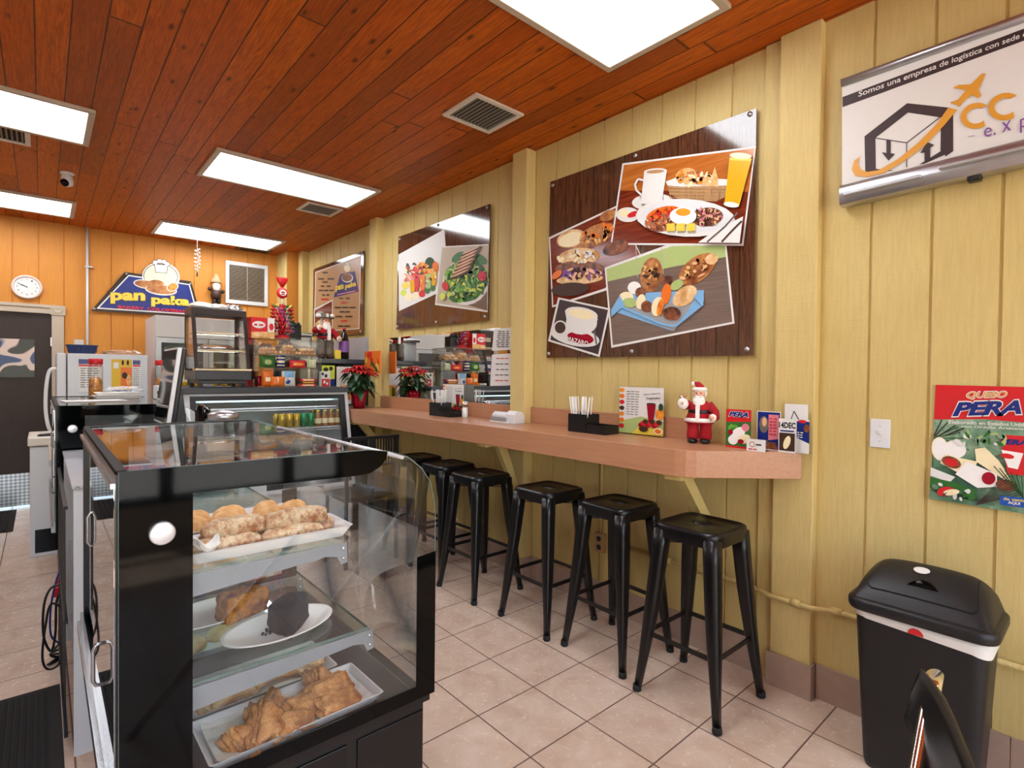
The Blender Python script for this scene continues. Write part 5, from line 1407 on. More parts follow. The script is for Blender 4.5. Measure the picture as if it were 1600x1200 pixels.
# register monitor
MP = Vector((.48, 3.12, .987))
t = thing('register_monitor', 'tilted register monitor with pale edge seen from its side', 'monitor', tuple(MP), 0)
m = MB(); m.rings([rrect(.1, .12, .03, 0), rrect(.1, .12, .03, .012)]); m.build('foot', 'black', t)
m = MB(); m.bar((.055, 0, .012), (.02, 0, .33), .06, .03, (0, 1, 0)); m.build('stand', 'charcoal', t, bevel=.004)
A0 = Vector((-.035, 0, .16)); A1 = Vector((.012, 0, .53)); dd = (A1-A0).normalized(); nn = Vector((dd.z, 0, -dd.x))
m = MB(); m.bar(A0, A1, .37, .018, (1, 0, 0)); m.build('silver_bezel', 'white', t, bevel=.003)
m = MB(); m.bar(A0+nn*.02, A1+nn*.02, .36, .022, (1, 0, 0)); m.build('rear_housing', 'black', t, bevel=.006)
m = MB(); m.bar(A0-nn*.0098+dd*.01, A1-nn*.0098-dd*.01, .35, .001, (1, 0, 0)); m.build('screen', 'darkglass', t)
# card reader, cookie jar on the table
t = thing('desk_phone', 'black desk telephone handset on the worktable behind the near case', 'phone', (.55, 2.79, .987), 1.9)
m = MB(); m.prism([(-.07, 0), (.09, 0), (.09, .03), (-.07, .09)], -.08, .08); m.build('body', 'black', t, bevel=.01)
m = MB(); m.tube(smooth_pts([(.07, -.04, .235), (.04, -.03, .25), (-.04, 0, .24), (-.08, .02, .22)]), [.018]*6+[.014]*6+[.018]*7, 10); m.box(.0, .03, -.02, .01, .03, .24); m.build('handset', 'blackgloss', t)
p = onz(343, 640, 1.25)
t = thing('cookie_jar', 'glass cookie jar with silver lid behind the near pastry case', 'jar', (.59, 2.56, .987))
m = MB(); m.lathe([(.06, 0), (.065, .01), (.065, .17), (.055, .2), (.05, .21)], n=24); m.build('glass_body', 'acryl', t)
m = MB(); m.lathe([(.056, .21), (.06, .215), (.06, .235), (.045, .245), (.01, .25)], n=24); m.build('lid', 'alu', t)
m = MB(); m.lathe([(.055, .006), (.06, .02), (.06, .1), (.03, .115)], n=18); m.build('cookies', 'bun', t)

# floor mats
def rib_mat(label, x0, x1, y0, y1, n):
    t = thing('floor_mat', label, 'mat', ((x0+x1)/2, (y0+y1)/2, 0))
    a, b = (x1-x0)/2, (y1-y0)/2
    m = MB(); m.box(-a, a, -b, b, 0, .005); m.build('backing', 'rubber', t)
    m = MB()
    for k in range(n):
        u = -a+.04+(2*a-.08)*(k+.5)/n; m.box(u-(a-.04)/n*.6, u+(a-.04)/n*.6, -b+.04, b-.04, .005, .011)
    m.build('ribs', 'ribbed', t)
rib_mat('large black ribbed floor mat at the lower left, staff side', -.85, .058, 2.2, 3.10, 40)
rib_mat('small dark mat on the tiles before the back door', -.85, -.19, 6.33, 7.3, 14)
# ================================================================ DELI FRIDGE AND WHAT STANDS ON IT
FX0, FX1, FT = .81, 2.105, 1.28
t = thing('deli_fridge', 'low glass-fronted fridge counter with dark top and white frame', 'fridge', (0, 0, 0))
m = MB(); m.box(FX0-.02, FX1+.005, 4.66, 5.42, FT-.045, FT); m.build('worktop', 'charcoal', t, bevel=.004)
def fy(z): return 4.685-(FT-.045-z)*.22
def slab(mb, x0, x1, z0, z1, d0, d1):
    mb.rings([[(x, fy(z)+d, z) for d, z in ((d0, z0), (d1, z0), (d1, z1), (d0, z1))] for x in (x0, x1)])
zb, zt = .42, FT-.046
m = MB()
slab(m, FX0, FX1, zt-.018, zt, -.004, .05); slab(m, FX0, FX1, zb, zb+.03, -.004, .05); slab(m, FX0, FX0+.035, zb+.03, zt-.018, -.004, .05); slab(m, FX1-.028, FX1, zb+.03, zt-.018, -.004, .05)
m.build('white_frame', 'white_m', t)
m = MB()
slab(m, FX0+.035, FX1-.028, zt-.055, zt-.018, .003, .04); slab(m, FX0+.035, FX1-.028, zb+.03, zb+.07, .003, .04); slab(m, FX0+.035, FX0+.075, zb+.07, zt-.055, .003, .04); slab(m, FX1-.075, FX1-.028, zb+.07, zt-.055, .003, .04)
m.build('black_gasket', 'black', t)
m = MB(); slab(m, FX0+.075, FX1-.075, zb+.07, zt-.055, .010, .014); m.build('front_glass', 'glass', t)
m = MB()
m.box(FX0, FX0+.02, 4.76, 5.40, .05, zt).box(FX1-.02, FX1, 4.76, 5.40, .05, zt).box(FX0+.02, FX1-.02, 5.38, 5.40, .05, zt).box(FX0+.02, FX1-.02, 4.56, 5.38, .05, .42)
m.prism([(4.76, .05), (4.76, zt), (fy(zt)+.05, zt), (fy(.42)+.05, .42), (fy(.42)+.05, .05)], FX0, FX0+.02, lambda u, v, w: (w, u, v)); m.prism([(4.76, .05), (4.76, zt), (fy(zt)+.05, zt), (fy(.42)+.05, .42), (fy(.42)+.05, .05)], FX1-.02, FX1, lambda u, v, w: (w, u, v))
m.build('cabinet', 'white_m', t)
m = MB(); m.box(FX0+.02, FX1-.02, 5.36, 5.379, .42, zt-.001).box(FX0+.021, FX1-.021, 4.78, 5.36, zt-.075, zt-.002); m.build('inner_lining', 'mint', t)
SHZ = .925
for nm, z in (('wire_shelf', 1.095), ('wire_shelf', SHZ-.012), ('wire_shelf', .68)):
    m = MB(); y0 = 4.80 if z > 1 else 4.74
    m.bar((FX0+.05, y0, z+.008), (FX1-.05, y0, z+.008), .006, .01).bar((FX0+.05, y0, z-.012), (FX1-.05, y0, z-.012), .004, .006)
    for k in range(26): m.bar((FX0+.05+k*(FX1-FX0-.1)/25, y0, z+.002), (FX0+.05+k*(FX1-FX0-.1)/25, 5.35, z+.002), .004, .004)
    m.build(nm, 'white', t)
def can(mt):
    m = MB(); m.lathe([(.022, 0), (.031, .006), (.031, .108), (.026, .118), (.026, .12)], n=14); m.cm = 1; m.lathe([(.0262, .1195), (.025, .1205)], n=14); return m, [mt, 'alu']
def bottle_mesh():
    m = MB(); m.lathe([(.028, 0), (.03, .004), (.03, .08), (.014, .115), (.012, .13)], n=14); m.cm = 1; m.lathe([(.0135, .128), (.0135, .142)], n=12); m.cm = 2; m.lathe([(.0303, .025), (.0303, .07)], n=14, cap0=False, cap1=False); return m, ['tea', 'yel', 'cream']
m = MB(); m.box(FX0+.1, FX1-.1, 4.745, 4.765, zt-.045, zt-.03); m.build('added_fill_strip', emis('added_fill_glow', '#eaf6ff', 12.0), t)  # hidden glowing strip added behind the gasket to brighten the fridge inside
protos = {}
def stockd(kind, x, y, z, label, group):
    if kind not in protos:
        m, ms = can('canyel') if kind == 'y' else can('cangreen') if kind == 'g' else bottle_mesh()
        o = m.build('drink_can' if kind != 'b' else 'drink_bottle', ms); protos[kind] = o
    else: o = protos[kind].copy(); COL.objects.link(o)
    o.location = (x, y, z); tag(o, label, 'can' if kind != 'b' else 'bottle', group)
for row in range(2):
    y = 4.80+.085*row
    for k, kind in enumerate('yyyggbbbb'):
        x = 1.565+.063*k-(.0 if row == 0 else .02)
        nm = {'y': 'gold coloured drink can', 'g': 'green drink can', 'b': 'amber drink bottle with yellow cap'}[kind]
        rw = ('front', 'rear')[row]
        stockd(kind, x, y, SHZ+.002, '%s in the %s row on the deli fridge shelf' % (nm, rw), '%ss in the %s row of the deli fridge' % (nm, rw))

# ---- heated display case
t = thing('food_warmer', 'small dark-framed heated display case standing on the deli fridge', 'display case', (.895, 4.73, FT+.001))
W_, H_ = .405, .65
def fr(z): return .02+.145*max(0, (z-.14))/.51
m = MB(); m.box(0, W_, .0, .43, .06, .135).box(.03, W_-.03, .03, .40, .03, .06); m.build('base', 'charcoal', t, bevel=.004)
for x in (.03, W_-.06):
    for y in (.04, .36): m = MB(); m.box(x, x+.03, y, y+.03, 0, .03); m.build('foot', 'black', t)
m = MB(); m.box(0, W_, -.003, .015, .136, .15); m.build('steel_lip', 'chrome', t)
m = MB()
for x in (0, W_-.026):
    m.rings([[(x, fr(z), z), (x+.026, fr(z), z), (x+.026, fr(z)+.025, z), (x, fr(z)+.025, z)] for z in (.136, .6)])
    m.box(x, x+.026, .405, .43, .136, .6)
m.prism([(fr(.6)-.004, .585), (.43, .585), (.43, H_), (.20, H_), (fr(.6)+.005, .64)], 0, W_, lambda u, v, w: (w, u, v)); m.build('frame', 'dkbrown', t, bevel=.003)
m = MB(); m.rings([[(.026, fr(z)+.008, z), (W_-.026, fr(z)+.008, z), (W_-.026, fr(z)+.012, z), (.026, fr(z)+.012, z)] for z in (.15, .585)]); m.build('front_glass', 'glass', t)
m = MB(); m.prism([(fr(.15)+.03, .15), (.4, .15), (.4, .58), (fr(.58)+.03, .58)], .004, .008, lambda u, v, w: (w, u, v)); m.prism([(fr(.15)+.03, .15), (.4, .15), (.4, .58), (fr(.58)+.03, .58)], W_-.008, W_-.004, lambda u, v, w: (w, u, v)); m.build('side_glass', 'glass', t)
m = MB(); m.box(.026, W_-.026, .42, .424, .15, .58).box(W_/2-.004, W_/2+.004, .415, .43, .15, .58); m.build('rear_door', 'glass', t)
for z, y0 in ((.30, .08), (.44, .11)):
    m = MB()
    for k in range(12): m.bar((.03+.032*k, y0, z), (.03+.032*k, .39, z), .003, .003)
    m.bar((.03, y0, z), (W_-.03, y0, z), .005, .008).bar((.03, .39, z), (W_-.03, .39, z), .005, .008); m.build('wire_rack', 'chrome', t)
m = MB(); m.lathe([(.12, 0), (.14, .008), (.145, .02), (.135, .018), (.118, .004)], n=26, sy=.75); o = m.build('baking_tray', 'silverfoil', loc=(1.095, 4.985, FT+.307)); tag(o, 'foil tray holding a flat golden pie inside the heated display case', 'tray')
m = MB(); m.lathe([(.11, 0), (.13, .015), (.11, .03), (.02, .034)], n=26, sy=.72); o = m.build('flat_pie', 'puff', loc=(1.095, 4.985, FT+.313)); tag(o, 'flat golden pie on the middle rack of the heated display case', 'pie')
m = MB(); m.rings([rrect(.13, .1, .02, 0), rrect(.15, .12, .02, .02), rrect(.14, .11, .02, .018), rrect(.12, .09, .02, .004)]); o = m.build('baking_tray', 'steel', loc=(1.1, 4.95, FT+.137)); tag(o, 'steel tray on the floor of the heated display case', 'tray')
for k, (x, y, a_, b_, h, mt, lb, r) in enumerate(((.985, 4.99, .085, .07, .04, 'film_w', 'white plastic bag lying on top of the heated case, left', .2), (1.11, 5.01, .08, .07, .038, 'film_w', 'white plastic bag lying on top of the heated case, middle', -.1), (1.225, 4.99, .07, .06, .04, 'silverfoil', 'crumpled clear and silver wrapper on top of the heated case, right', .4))):
    if 'film_w' not in M: M['film_w'] = mat('white_thin_plastic', '#dedcd6', .3, bump=.8, bs=25)
    food('plastic_bag', lb, 'bag', f_super(a_, b_, 3), h, mt, (x, y, FT+.001+H_+.001), r, q=.5, nz=.3, seed=k, n=30)

# ---- acrylic snack rack
RX0, RX1, RY0, RY1 = 1.35, 1.885, 4.735, 5.0
RZ = [FT+.001, ony(450, 576, 4.74).z, ony(450, 556, 4.74).z, ony(450, 531, 4.74).z]
t = thing('snack_rack', 'clear acrylic three-tier snack rack on the deli fridge', 'rack', (0, 0, 0))
m = MB()
m.box(RX0, RX0+.004, RY0, RY1, RZ[0], RZ[3]).box(RX1-.004, RX1, RY0, RY1, RZ[0], RZ[3]).box(RX0+.004, RX1-.004, RY1-.004, RY1, RZ[0], RZ[3]); m.build('side_panel', 'acryl', t)
for z in RZ:
    m = MB(); m.box(RX0+.004, RX1-.004, RY0, RY1-.004, z, z+.004); s_ = m.build('shelf', 'acryl', t)
    m = MB(); m.box(RX0+.004, RX1-.004, RY0-.003, RY0, z, z+.014); m.build('front_lip', 'acryl', s_)
rn = random.Random(21)
b0 = None
M['bunball'] = food_mat('round_cheese_bread', '#d9ab74', '#efd2a4', '#c28a50', 10, .45, .3)
for k, x in enumerate((1.45, 1.62, 1.78)):
    t = thing('bread_bag', ('left', 'middle', 'right')[k]+' clear bag of round cheese breads on the top tier of the snack rack', 'bag', (x, 4.86, RZ[2]+.005), 0, None)
    i = 0
    for lay in range(2 if k != 1 else 3):
        for a_ in range(5-lay):
            for b_ in range(2):
                bx = -.062+.031*a_+.016*lay+rn.uniform(-.004, .004); by = -.05+.05*b_+rn.uniform(-.006, .006)
                m = MB(); m.ball((bx, by, .021+.027*lay), (.0205, .022, .018), 10, 7); m.build('cheese_bread', 'bunball', t)
    m = MB(); blob(m, f_super(.088, .08, 3), .085 if k != 1 else .11, n=28, q=.5, nz=.35, seed=k); m.build('clear_film', 'film', t)
def snack(x, z, w, h, label, mf, ms, y=4.80, d=.05, rz=0, seed=0):
    m = MB(); pillow(m, w, h, d, mats=mf, seed=seed); o = m.build('snack_bag', ms, loc=(x, y, z), rotz=rz); tag(o, label, 'snack bag'); return o
def px(p): return ony(p, 590, 4.78).x
z1, z0 = RZ[1]+.005, RZ[0]+.005
hole = lambda cu, cv, r: (lambda u, v: hypot((u-cu), (v-cv)*1.2) < r)
snack(px(419), z1, .13, .105, 'green snack bag on the middle tier of the snack rack', lambda u, v: 1 if hypot(u-.5, v-.45) < .22 else 0, ['green', 'palegreen'], seed=1)
snack(px(440), z1, .07, .11, 'clear bag with blue labels on the middle tier of the snack rack', lambda u, v: int(v*7) % 2, ['navy', 'cream'], seed=2)
snack(px(466), z1, .145, .07, 'red and yellow biscuit pack on the middle tier of the snack rack', lambda u, v: 1 if .3 < v < .65 and .2 < u < .85 else 0, ['redprint', 'fruit'], seed=3)
snack(px(488), z1, .085, .085, 'pale clear bag at the right of the middle tier', lambda u, v: 1 if (u*5 % 1) > .5 else 0, ['film_w', 'palegreen'], seed=4)
snack(px(409), z0, .06, .09, 'dark red snack bag at the left end of the bottom tier', lambda u, v: 0, ['crimson'], seed=5, y=4.86)
snack(px(419), z0, .10, .135, 'tall orange snack bag on the bottom tier of the snack rack', lambda u, v: 1 if .3 < u < .7 and .3 < v < .62 else 0, ['orangep', 'cream'], seed=6)
snack(px(434), z0, .115, .085, 'lying orange snack bag right of the tall orange one', lambda u, v: 1 if .4 < u < .5 and v > .4 else 0, ['orangep', 'cream'], seed=7, y=4.775, d=.04)
snack(px(452), z0, .12, .135, 'light blue and white snack bag on the bottom tier', lambda u, v: 1 if v > .55 and .15 < u < .85 else (2 if hypot(u-.4, v-.3) < .16 else 0), ['paper', 'bluep', 'blue'], seed=8)
for k in range(3):
    m = MB(); m.box(-.07, .07, -.035, .035, 0, .022); m.cm = 1; m.box(-.05, .05, -.0365, -.035, .005, .017); m.box(-.05, .05, -.02, .02, .022, .0225)
    o = m.build('candy_bar_box', [('redprint', 'brown', 'crimson')[k], ('cream', 'gold', 'cream')[k]], loc=(px(480), 4.79, z0+.0235*k), rotz=.05*k, bevel=.002); tag(o, ('lowest', 'middle', 'topmost')[k]+' of the stacked red and brown candy packs on the bottom tier', 'candy pack')

# ---- on the rack
ZT = RZ[3]+.005
p0 = ony(398, 500, 4.8)
t = thing('biscuit_carton', 'red and cream biscuit carton on top of the snack rack', 'carton', (px(413)-.005, 4.84, ZT))
m = MB(); m.box(-.1, .085, -.06, .06, 0, .175); m.build('box', 'redprint', t, bevel=.002)
a = Art(y0=-.0603)
a.P([(-.1, 0), (.085, 0), (.085, .06), (-.1, .05)], 'bun').P([(.03, .05), (.085, .06), (.085, .175), (.03, .175)], 'paper').E(-.04, .112, .052, .03, 'paper')
a.E(-.05, .03, .04, .015, 'bread').E(.04, .035, .03, .02, 'bun').E(.06, .1, .018, .03, 'redprint')
scribble(a, random.Random(1), -.078, 0, .104, .014, 'redprint', 2)
a.B('printed_face', t)
m = MB(); m.box(-.03, .03, -.06, .06, 0, .17); o = m.build('carton', 'crimson', loc=(px(391), 4.86, ZT-.0)); o.location = (1.285+.0, 5.02, FT+.002); 
bpy.data.objects.remove(o)
m = MB(); m.box(-.05, .05, -.1, .1, 0, .17); m.cm = 1; m.box(-.045, .045, -.1008, -.1, .02, .12)
o = m.build('carton', ['crimson', 'brown'], loc=(1.36, 5.12, FT+.001)); o.scale = (1, 1, 3.05); tag(o, 'tall maroon carton standing behind, between the heated case and the snack rack', 'carton')
t = thing('coffee_box', 'dark coffee box with red stripe on top of the maroon carton', 'box', (1.365, 5.12, FT+.002+.52))
m = MB(); m.box(-.06, .06, -.08, .08, 0, .085); m.build('box', 'inkbrown', t)
a = Art(y0=-.0803); a.P([(-.06, .06), (.06, .06), (.06, .08), (-.06, .08)], 'redprint').E(.02, .03, .025, .015, 'paper'); a.B('printed_face', t)
# lollipop stand
LPX = px(444)+.01
t = thing('lollipop_stand', 'red lollipop display stand with giant red lollipop on top', 'candy stand', (LPX, 4.87, ZT))
m = MB(); m.lathe([(.055, 0), (.06, .003), (.062, .035), (.05, .04)], n=24); m.build('base', 'redprint', t)
m = MB(); m.lathe([(.03, .04), (.035, .3), (.02, .31)], n=14); m.build('core', 'crimson', t)
m = MB(); m.cyl((0, 0, .30), (0, 0, .37), .006, 8); m.build('topper_stick', 'paper', t)
m = MB(); m.lathe([(.01, 0), (.042, .02), (.048, .05), (.04, .08), (.01, .1)], (0, 0, .36), 18, sy=.45); m.lathe([(.008, 0), (.045, .06), (.052, .085), (.05, .09)], (0, 0, .455), 12, sy=.35); m.build('giant_lollipop', 'redprint', t)
a = Art(y0=-.0225); a.E(0, .41, .03, .026, 'paper').E(0, .415, .02, .007, 'crimson').E(0, .398, .018, .006, 'crimson'); a.B('topper_print', t)
lp = {}
for k in range(96):
    lv = k//12; an = (k % 12)*pi/6+lv*.26; r = .085-.002*lv; z = .07+.031*lv
    c = ('crimson', 'redprint', 'crimson', 'redprint', 'green', 'crimson', 'purple')[(k*5+lv) % 7] if lv < 7 else ('green', 'lime', 'redprint')[k % 3]
    if c not in lp:
        m = MB(); m.cm = 0; m.ball((0, 0, 0), (.0115, .0115, .013), 8, 6); m.cm = 1; m.tube([(0, 0, -.01), (0, 0, -.045)], .0016, 5); m.cm = 0; m.lathe([(.004, .011), (.009, .022)], n=6)
        lp[c] = m.build('lollipop', [c, 'paper']); o = lp[c]
    else: o = lp[c].copy(); COL.objects.link(o)
    o.location = (LPX+r*cos(an), 4.87+r*sin(an), ZT+z)
    o.rotation_euler = Vector((cos(an)*1.0, sin(an)*1.0, .55)).to_track_quat('Z', 'Y').to_euler()
    cn = {'crimson': 'dark red', 'redprint': 'bright red', 'green': 'green', 'purple': 'purple', 'lime': 'lime'}[c]
    tag(o, cn+' wrapped lollipop stuck in the red display stand', 'lollipop', cn+' lollipops in the display stand')
# dark basket and pale machine behind
m = MB(); m.box(-.05, .05, -.05, .05, 0, .13); 
for k in range(7): m.ball((-.04+.013*k, -.04, .13+.01*(k % 3)), (.016, .02, .016), 8, 6)
o = m.build('dark_bag', 'black', loc=(px(466)+.0, 4.9, ZT)); tag(o, 'crumpled black bag right of the lollipop stand on the snack rack', 'bag')
t = thing('coffee_machine', 'pale grey machine with steel top behind the snack rack, left of the cowboy doll', 'machine', (1.965, 5.5, 1.553))
m = MB(); m.box(-.13, .09, -.1, .2, 0, .22); m.build('housing', 'grey', t, bevel=.01)
m = MB(); m.box(-.16, .10, -.13, .22, .22, .255); m.build('hood', 'steel', t, bevel=.006)

# ================================================================ BACK COUNTER IN THE CORNER
t = thing('back_counter', 'dark back counter with raised shelf in the corner behind the deli fridge', 'counter', (0, 0, 0))
m = MB(); m.box(1.86, 2.54, 5.44, 5.95, 0, 1.24); m.build('cabinet', 'black', t)
m = MB(); m.box(1.84, 2.545, 5.43, 5.97, 1.24, 1.28); m.build('worktop', 'charcoal', t)
m = MB(); m.box(1.82, 2.545, 5.20, 5.95, 1.505, 1.552); m.build('raised_shelf', 'charcoal', t, bevel=.004)
m = MB(); m.box(1.84, 2.545, 5.90, 5.92, 1.281, 1.504); m.build('rear_panel', 'charcoal', t)
for x in (1.85, 2.50): m = MB(); m.box(x, x+.03, 5.86, 5.89, 1.281, 1.504); m.build('support', 'black', t)
m = MB(); m.box(2.13, 2.54, 5.15, 5.43, 0, 1.28); m.build('side_cabinet', 'charcoal', t)
o = (lambda m: m.build('steel_sheet', 'matalu', loc=(2.552, 5.93, 1.47), rotz=WXR))(MB().box(-.9, .9, 0, .006, -.28, .32)); tag(o, 'stainless steel wall sheet under the menu poster behind the cowboy doll', 'wall panel')
figurine('cowboy_figurine', 'white-bearded cowboy doll with red vest sleeves on the raised shelf', (2.15, 5.31, 1.553), .1, .46, dict(trousers='greycloth', boots='brown', coat='redcloth'), cowboy_hat)
t = thing('soda_bottle', 'dark drink bottle with purple label beside the cowboy doll', 'bottle', (2.345, 5.30, 1.553))
m = MB(); m.lathe([(.045, 0), (.052, .01), (.052, .18), (.045, .21), (.025, .27), (.015, .3)], n=20); m.build('bottle', 'cola', t)
m = MB(); m.lathe([(.0525, .07), (.0525, .185)], n=20, cap0=False, cap1=False); m.build('label_band', 'purple', t)
m = MB(); m.lathe([(.017, .3), (.017, .32)], n=14); m.build('cap', 'red', t)
m = MB(); m.box(-.03, .03, -.02, .02, 0, .09); o = m.build('tea_box', 'yel', loc=(2.262, 5.27, 1.553)); tag(o, 'small yellow box between the cowboy doll and the dark bottle', 'box')

def picture(name, label, q, Y, draw, zb, mt='paper', cat='picture'):
    P_ = [ony(*p, Y) for p in q]; w = (P_[1].x+P_[2].x-P_[0].x-P_[3].x)/2; h = (P_[0].z+P_[1].z)/2-zb; cx = sum(p.x for p in P_)/4
    t = thing(name, label, cat, (cx, Y, zb))
    m = MB(); m.box(-w/2, w/2, 0, .006, 0, h); m.build('board', mt, t)
    a = Art(lambda u, v: ((u-.5)*w, v*h), -.0003); draw(a); a.B('printed_face', t)
def d_yel(a): a.P([(0,0),(1,0),(1,1),(0,1)], 'lime').E(.3, .8, .2, .1, 'black').E(.7, .85, .15, .1, 'black').P([(.4,0),(1,0),(1,.35),(.4,.3)], 'navy')
def d_cow(a): a.E(.4, .72, .4, .25, 'paper').E(.3, .82, .12, .1, 'black').E(.6, .7, .14, .12, 'black').P([(.2,0),(.95,0),(.95,.5),(.2,.5)], 'redprint').E(.45, .3, .12, .1, 'paper', 30).E(.7, .2, .1, .08, 'paper')
def d_frm(a): a.P([(0,0),(1,0),(1,1),(0,1)], 'paper').P([(.25,.1),(.95,.1),(.95,.5),(.25,.5)], 'fruit').E(.5, .3, .15, .15, 'green').E(.75, .3, .12, .14, 'juice')
picture('price_card', 'lime yellow card with black marks leaning right of the snack rack', [(503, 571), (523, 571), (523, 602), (503, 602)], 5.13, d_yel, FT+.001, 'lime', 'card')
picture('price_card', 'small black and white cow card with red panel right of the snack rack', [(499, 580), (516, 580), (516, 601), (499, 601)], 4.9, d_cow, FT+.001, 'paper', 'card')
picture('menu_card', 'white card with juice photo behind the poinsettia', [(526, 573), (549, 573), (549, 603), (526, 603)], 5.14, d_frm, FT-.18, 'paper', 'card')
bpy.data.objects['menu_card'].location
c = onx(581, 566, 2.46)
t = thing('chili_picture', 'small orange pepper picture on the yellow pilaster above the poinsettia', 'picture', (2.462, c.y, c.z), WXR)
q = [onx(*p, 2.46) for p in ((569, 549), (593, 549), (593, 583), (569, 583))]; W2 = (q[0].y-q[1].y)/2; H2 = (q[0].z-q[3].z)/2
m = MB(); m.box(-W2, W2, 0, .012, -H2, H2); m.build('canvas', 'orangep', t)
a = Art(y0=-.0003); rn = random.Random(8)
for k in range(16): a.E(rn.uniform(-.8, .8)*W2, rn.uniform(-.85, .85)*H2, W2*.22, H2*.16, ('redprint', 'fruit', 'yel', 'dkgreen', 'redprint', 'orangep')[k % 6], rn.uniform(0, 180))
a.B('printed_face', t)

# ---- poinsettia
t = thing('poinsettia', 'red poinsettia in crimson foil pot on the snack counter by the deli fridge', 'potted plant', (2.255, 4.76, CT))
m = MB(); m.smooth = True
def foil(f, z): return [((f+.006*sin(9*2*pi*k/54)*min(1, z*8+.2))*cos(2*pi*k/54), (f+.006*sin(9*2*pi*k/54)*min(1, z*8+.2))*sin(2*pi*k/54), z+.004*cos(7*2*pi*k/54)*min(1, z*10)) for k in range(54)]
m.rings([foil(.048, 0), foil(.055, .05), foil(.066, .12), foil(.085, .165), foil(.07, .15), foil(.06, .13)]); m.build('foil_wrap', 'crimson', t)
m = MB(); m.lathe([(.055, .12), (.05, .135)], n=18); m.build('soil', 'brown', t)
rn = random.Random(6)
def leaf(mb, base, dr, L, w, droop):
    dr = Vector(dr).normalized(); side = dr.cross(Vector((0, 0, 1))).normalized(); b = Vector(base)
    ctr = [b+dr*L*s+Vector((0, 0, -droop*s*s*L)) for s in (0, .25, .5, .75, 1)]; ws = (.1, .8, 1, .6, .02)
    i0 = len(mb.v)
    for c_, k in zip(ctr, ws):
        mb.v += [tuple(c_-side*w*k/2+Vector((0, 0, .006*k))), tuple(c_), tuple(c_+side*w*k/2+Vector((0, 0, .006*k)))]
    for j in range(4):
        q = i0+3*j; mb.smooth = True; mb.face((q, q+1, q+4, q+3)); mb.face((q+1, q+2, q+5, q+4))
m = MB()
for k in range(9): an = k*.7; m.tube([(0, 0, .13), (.03*cos(an), .03*sin(an), .22), (.075*cos(an), .075*sin(an), .30+.05*(k % 3))], .004, 5)
m.build('stems', 'dkgreen', t)
m = MB()
for k in range(46):
    an = rn.uniform(0, 2*pi); z = rn.uniform(.17, .34); r = rn.uniform(.03, .08)
    leaf(m, (r*cos(an), r*sin(an), z), (cos(an), sin(an), rn.uniform(-.1, .6)), rn.uniform(.10, .145), rn.uniform(.055, .075), .8)
m.build('green_leaves', 'dkgreen', t)
m = MB()
for hx, hy, hz in ((0, 0, .40), (.08, .02, .37), (-.08, -.02, .37), (.0, -.09, .35), (.03, .08, .38), (-.06, .07, .36), (.09, -.06, .33)):
    for k in range(11):
        an = k*2*pi/11+hx*9; leaf(m, (hx, hy, hz), (cos(an), sin(an), .35), rn.uniform(.075, .105), .045, .7)
m.build('red_bracts', 'redbract', t)
M_rb = bpy.data.objects
# ================================================================ FAR LEFT AND BACK
t = thing('glass_door_fridge', 'tall glass-door drinks fridge with white header before the orange wall', 'fridge', (.845, 6.3, 0))
W_, H_ = .93, 1.965
m = MB(); m.box(.03, W_-.03, .04, .66, 0, .05); m.build('plinth', 'black', t)
m = MB(); m.box(0, .025, .02, .68, .05, H_).box(W_-.025, W_, .02, .68, .05, H_).box(.025, W_-.025, .66, .68, .05, H_).box(.025, W_-.025, .02, .66, .05, .25).box(.025, W_-.025, .02, .66, H_-.2, H_); m.build('cabinet', 'white_m', t)
m = MB(); m.box(.004, W_-.004, 0, .02, H_-.215, H_-.004); hd = m.build('header_panel', 'paper', t, bevel=.004)
for k in range(2):
    x0 = .005+k*(W_/2-.002); x1 = x0+W_/2-.008
    m = MB(); m.box(x0, x0+.045, 0, .02, .08, H_-.22).box(x1-.045, x1, 0, .02, .08, H_-.22).box(x0+.045, x1-.045, 0, .02, H_-.27, H_-.22).box(x0+.045, x1-.045, 0, .02, .08, .13); d_ = m.build('door_frame', 'grey', t)
    m = MB(); m.box(x0+.045, x1-.045, .006, .010, .13, H_-.27); m.build('door_glass', 'glass', d_)
    m = MB(); m.bar((x1-.02 if k == 0 else x0+.02, -.02, .9), (x1-.02 if k == 0 else x0+.02, -.02, 1.25), .015, .015, (0, 1, 0)); m.build('handle', 'black', d_)
m = MB(); m.box(.026, W_-.026, .60, .61, .26, H_-.21); m.build('inner_lining', 'mint', t)
for z in (.62, .95, 1.25, 1.5):
    m = MB(); m.box(.03, W_-.03, .06, .58, z, z+.008); m.build('shelf', 'white', t)
pj = None
for z in (1.258, .958):
    for k in range(9):
        if pj is None:
            m = MB(); m.lathe([(.03, 0), (.034, .01), (.034, .14), (.015, .19), (.014, .21)], n=12); m.cm = 1; m.lathe([(.0345, .04), (.0345, .11)], n=12, cap0=False, cap1=False); pj = m.build('juice_bottle', ['juice', 'cream']); o = pj
        else: o = pj.copy(); COL.objects.link(o)
        o.location = (.845+.08+.095*k, 6.45, z); tag(o, 'orange juice bottle on the %s shelf of the glass-door fridge' % ('upper' if z > 1 else 'lower'), 'bottle', 'juice bottles on the %s shelf of the tall fridge' % ('upper' if z > 1 else 'lower'))

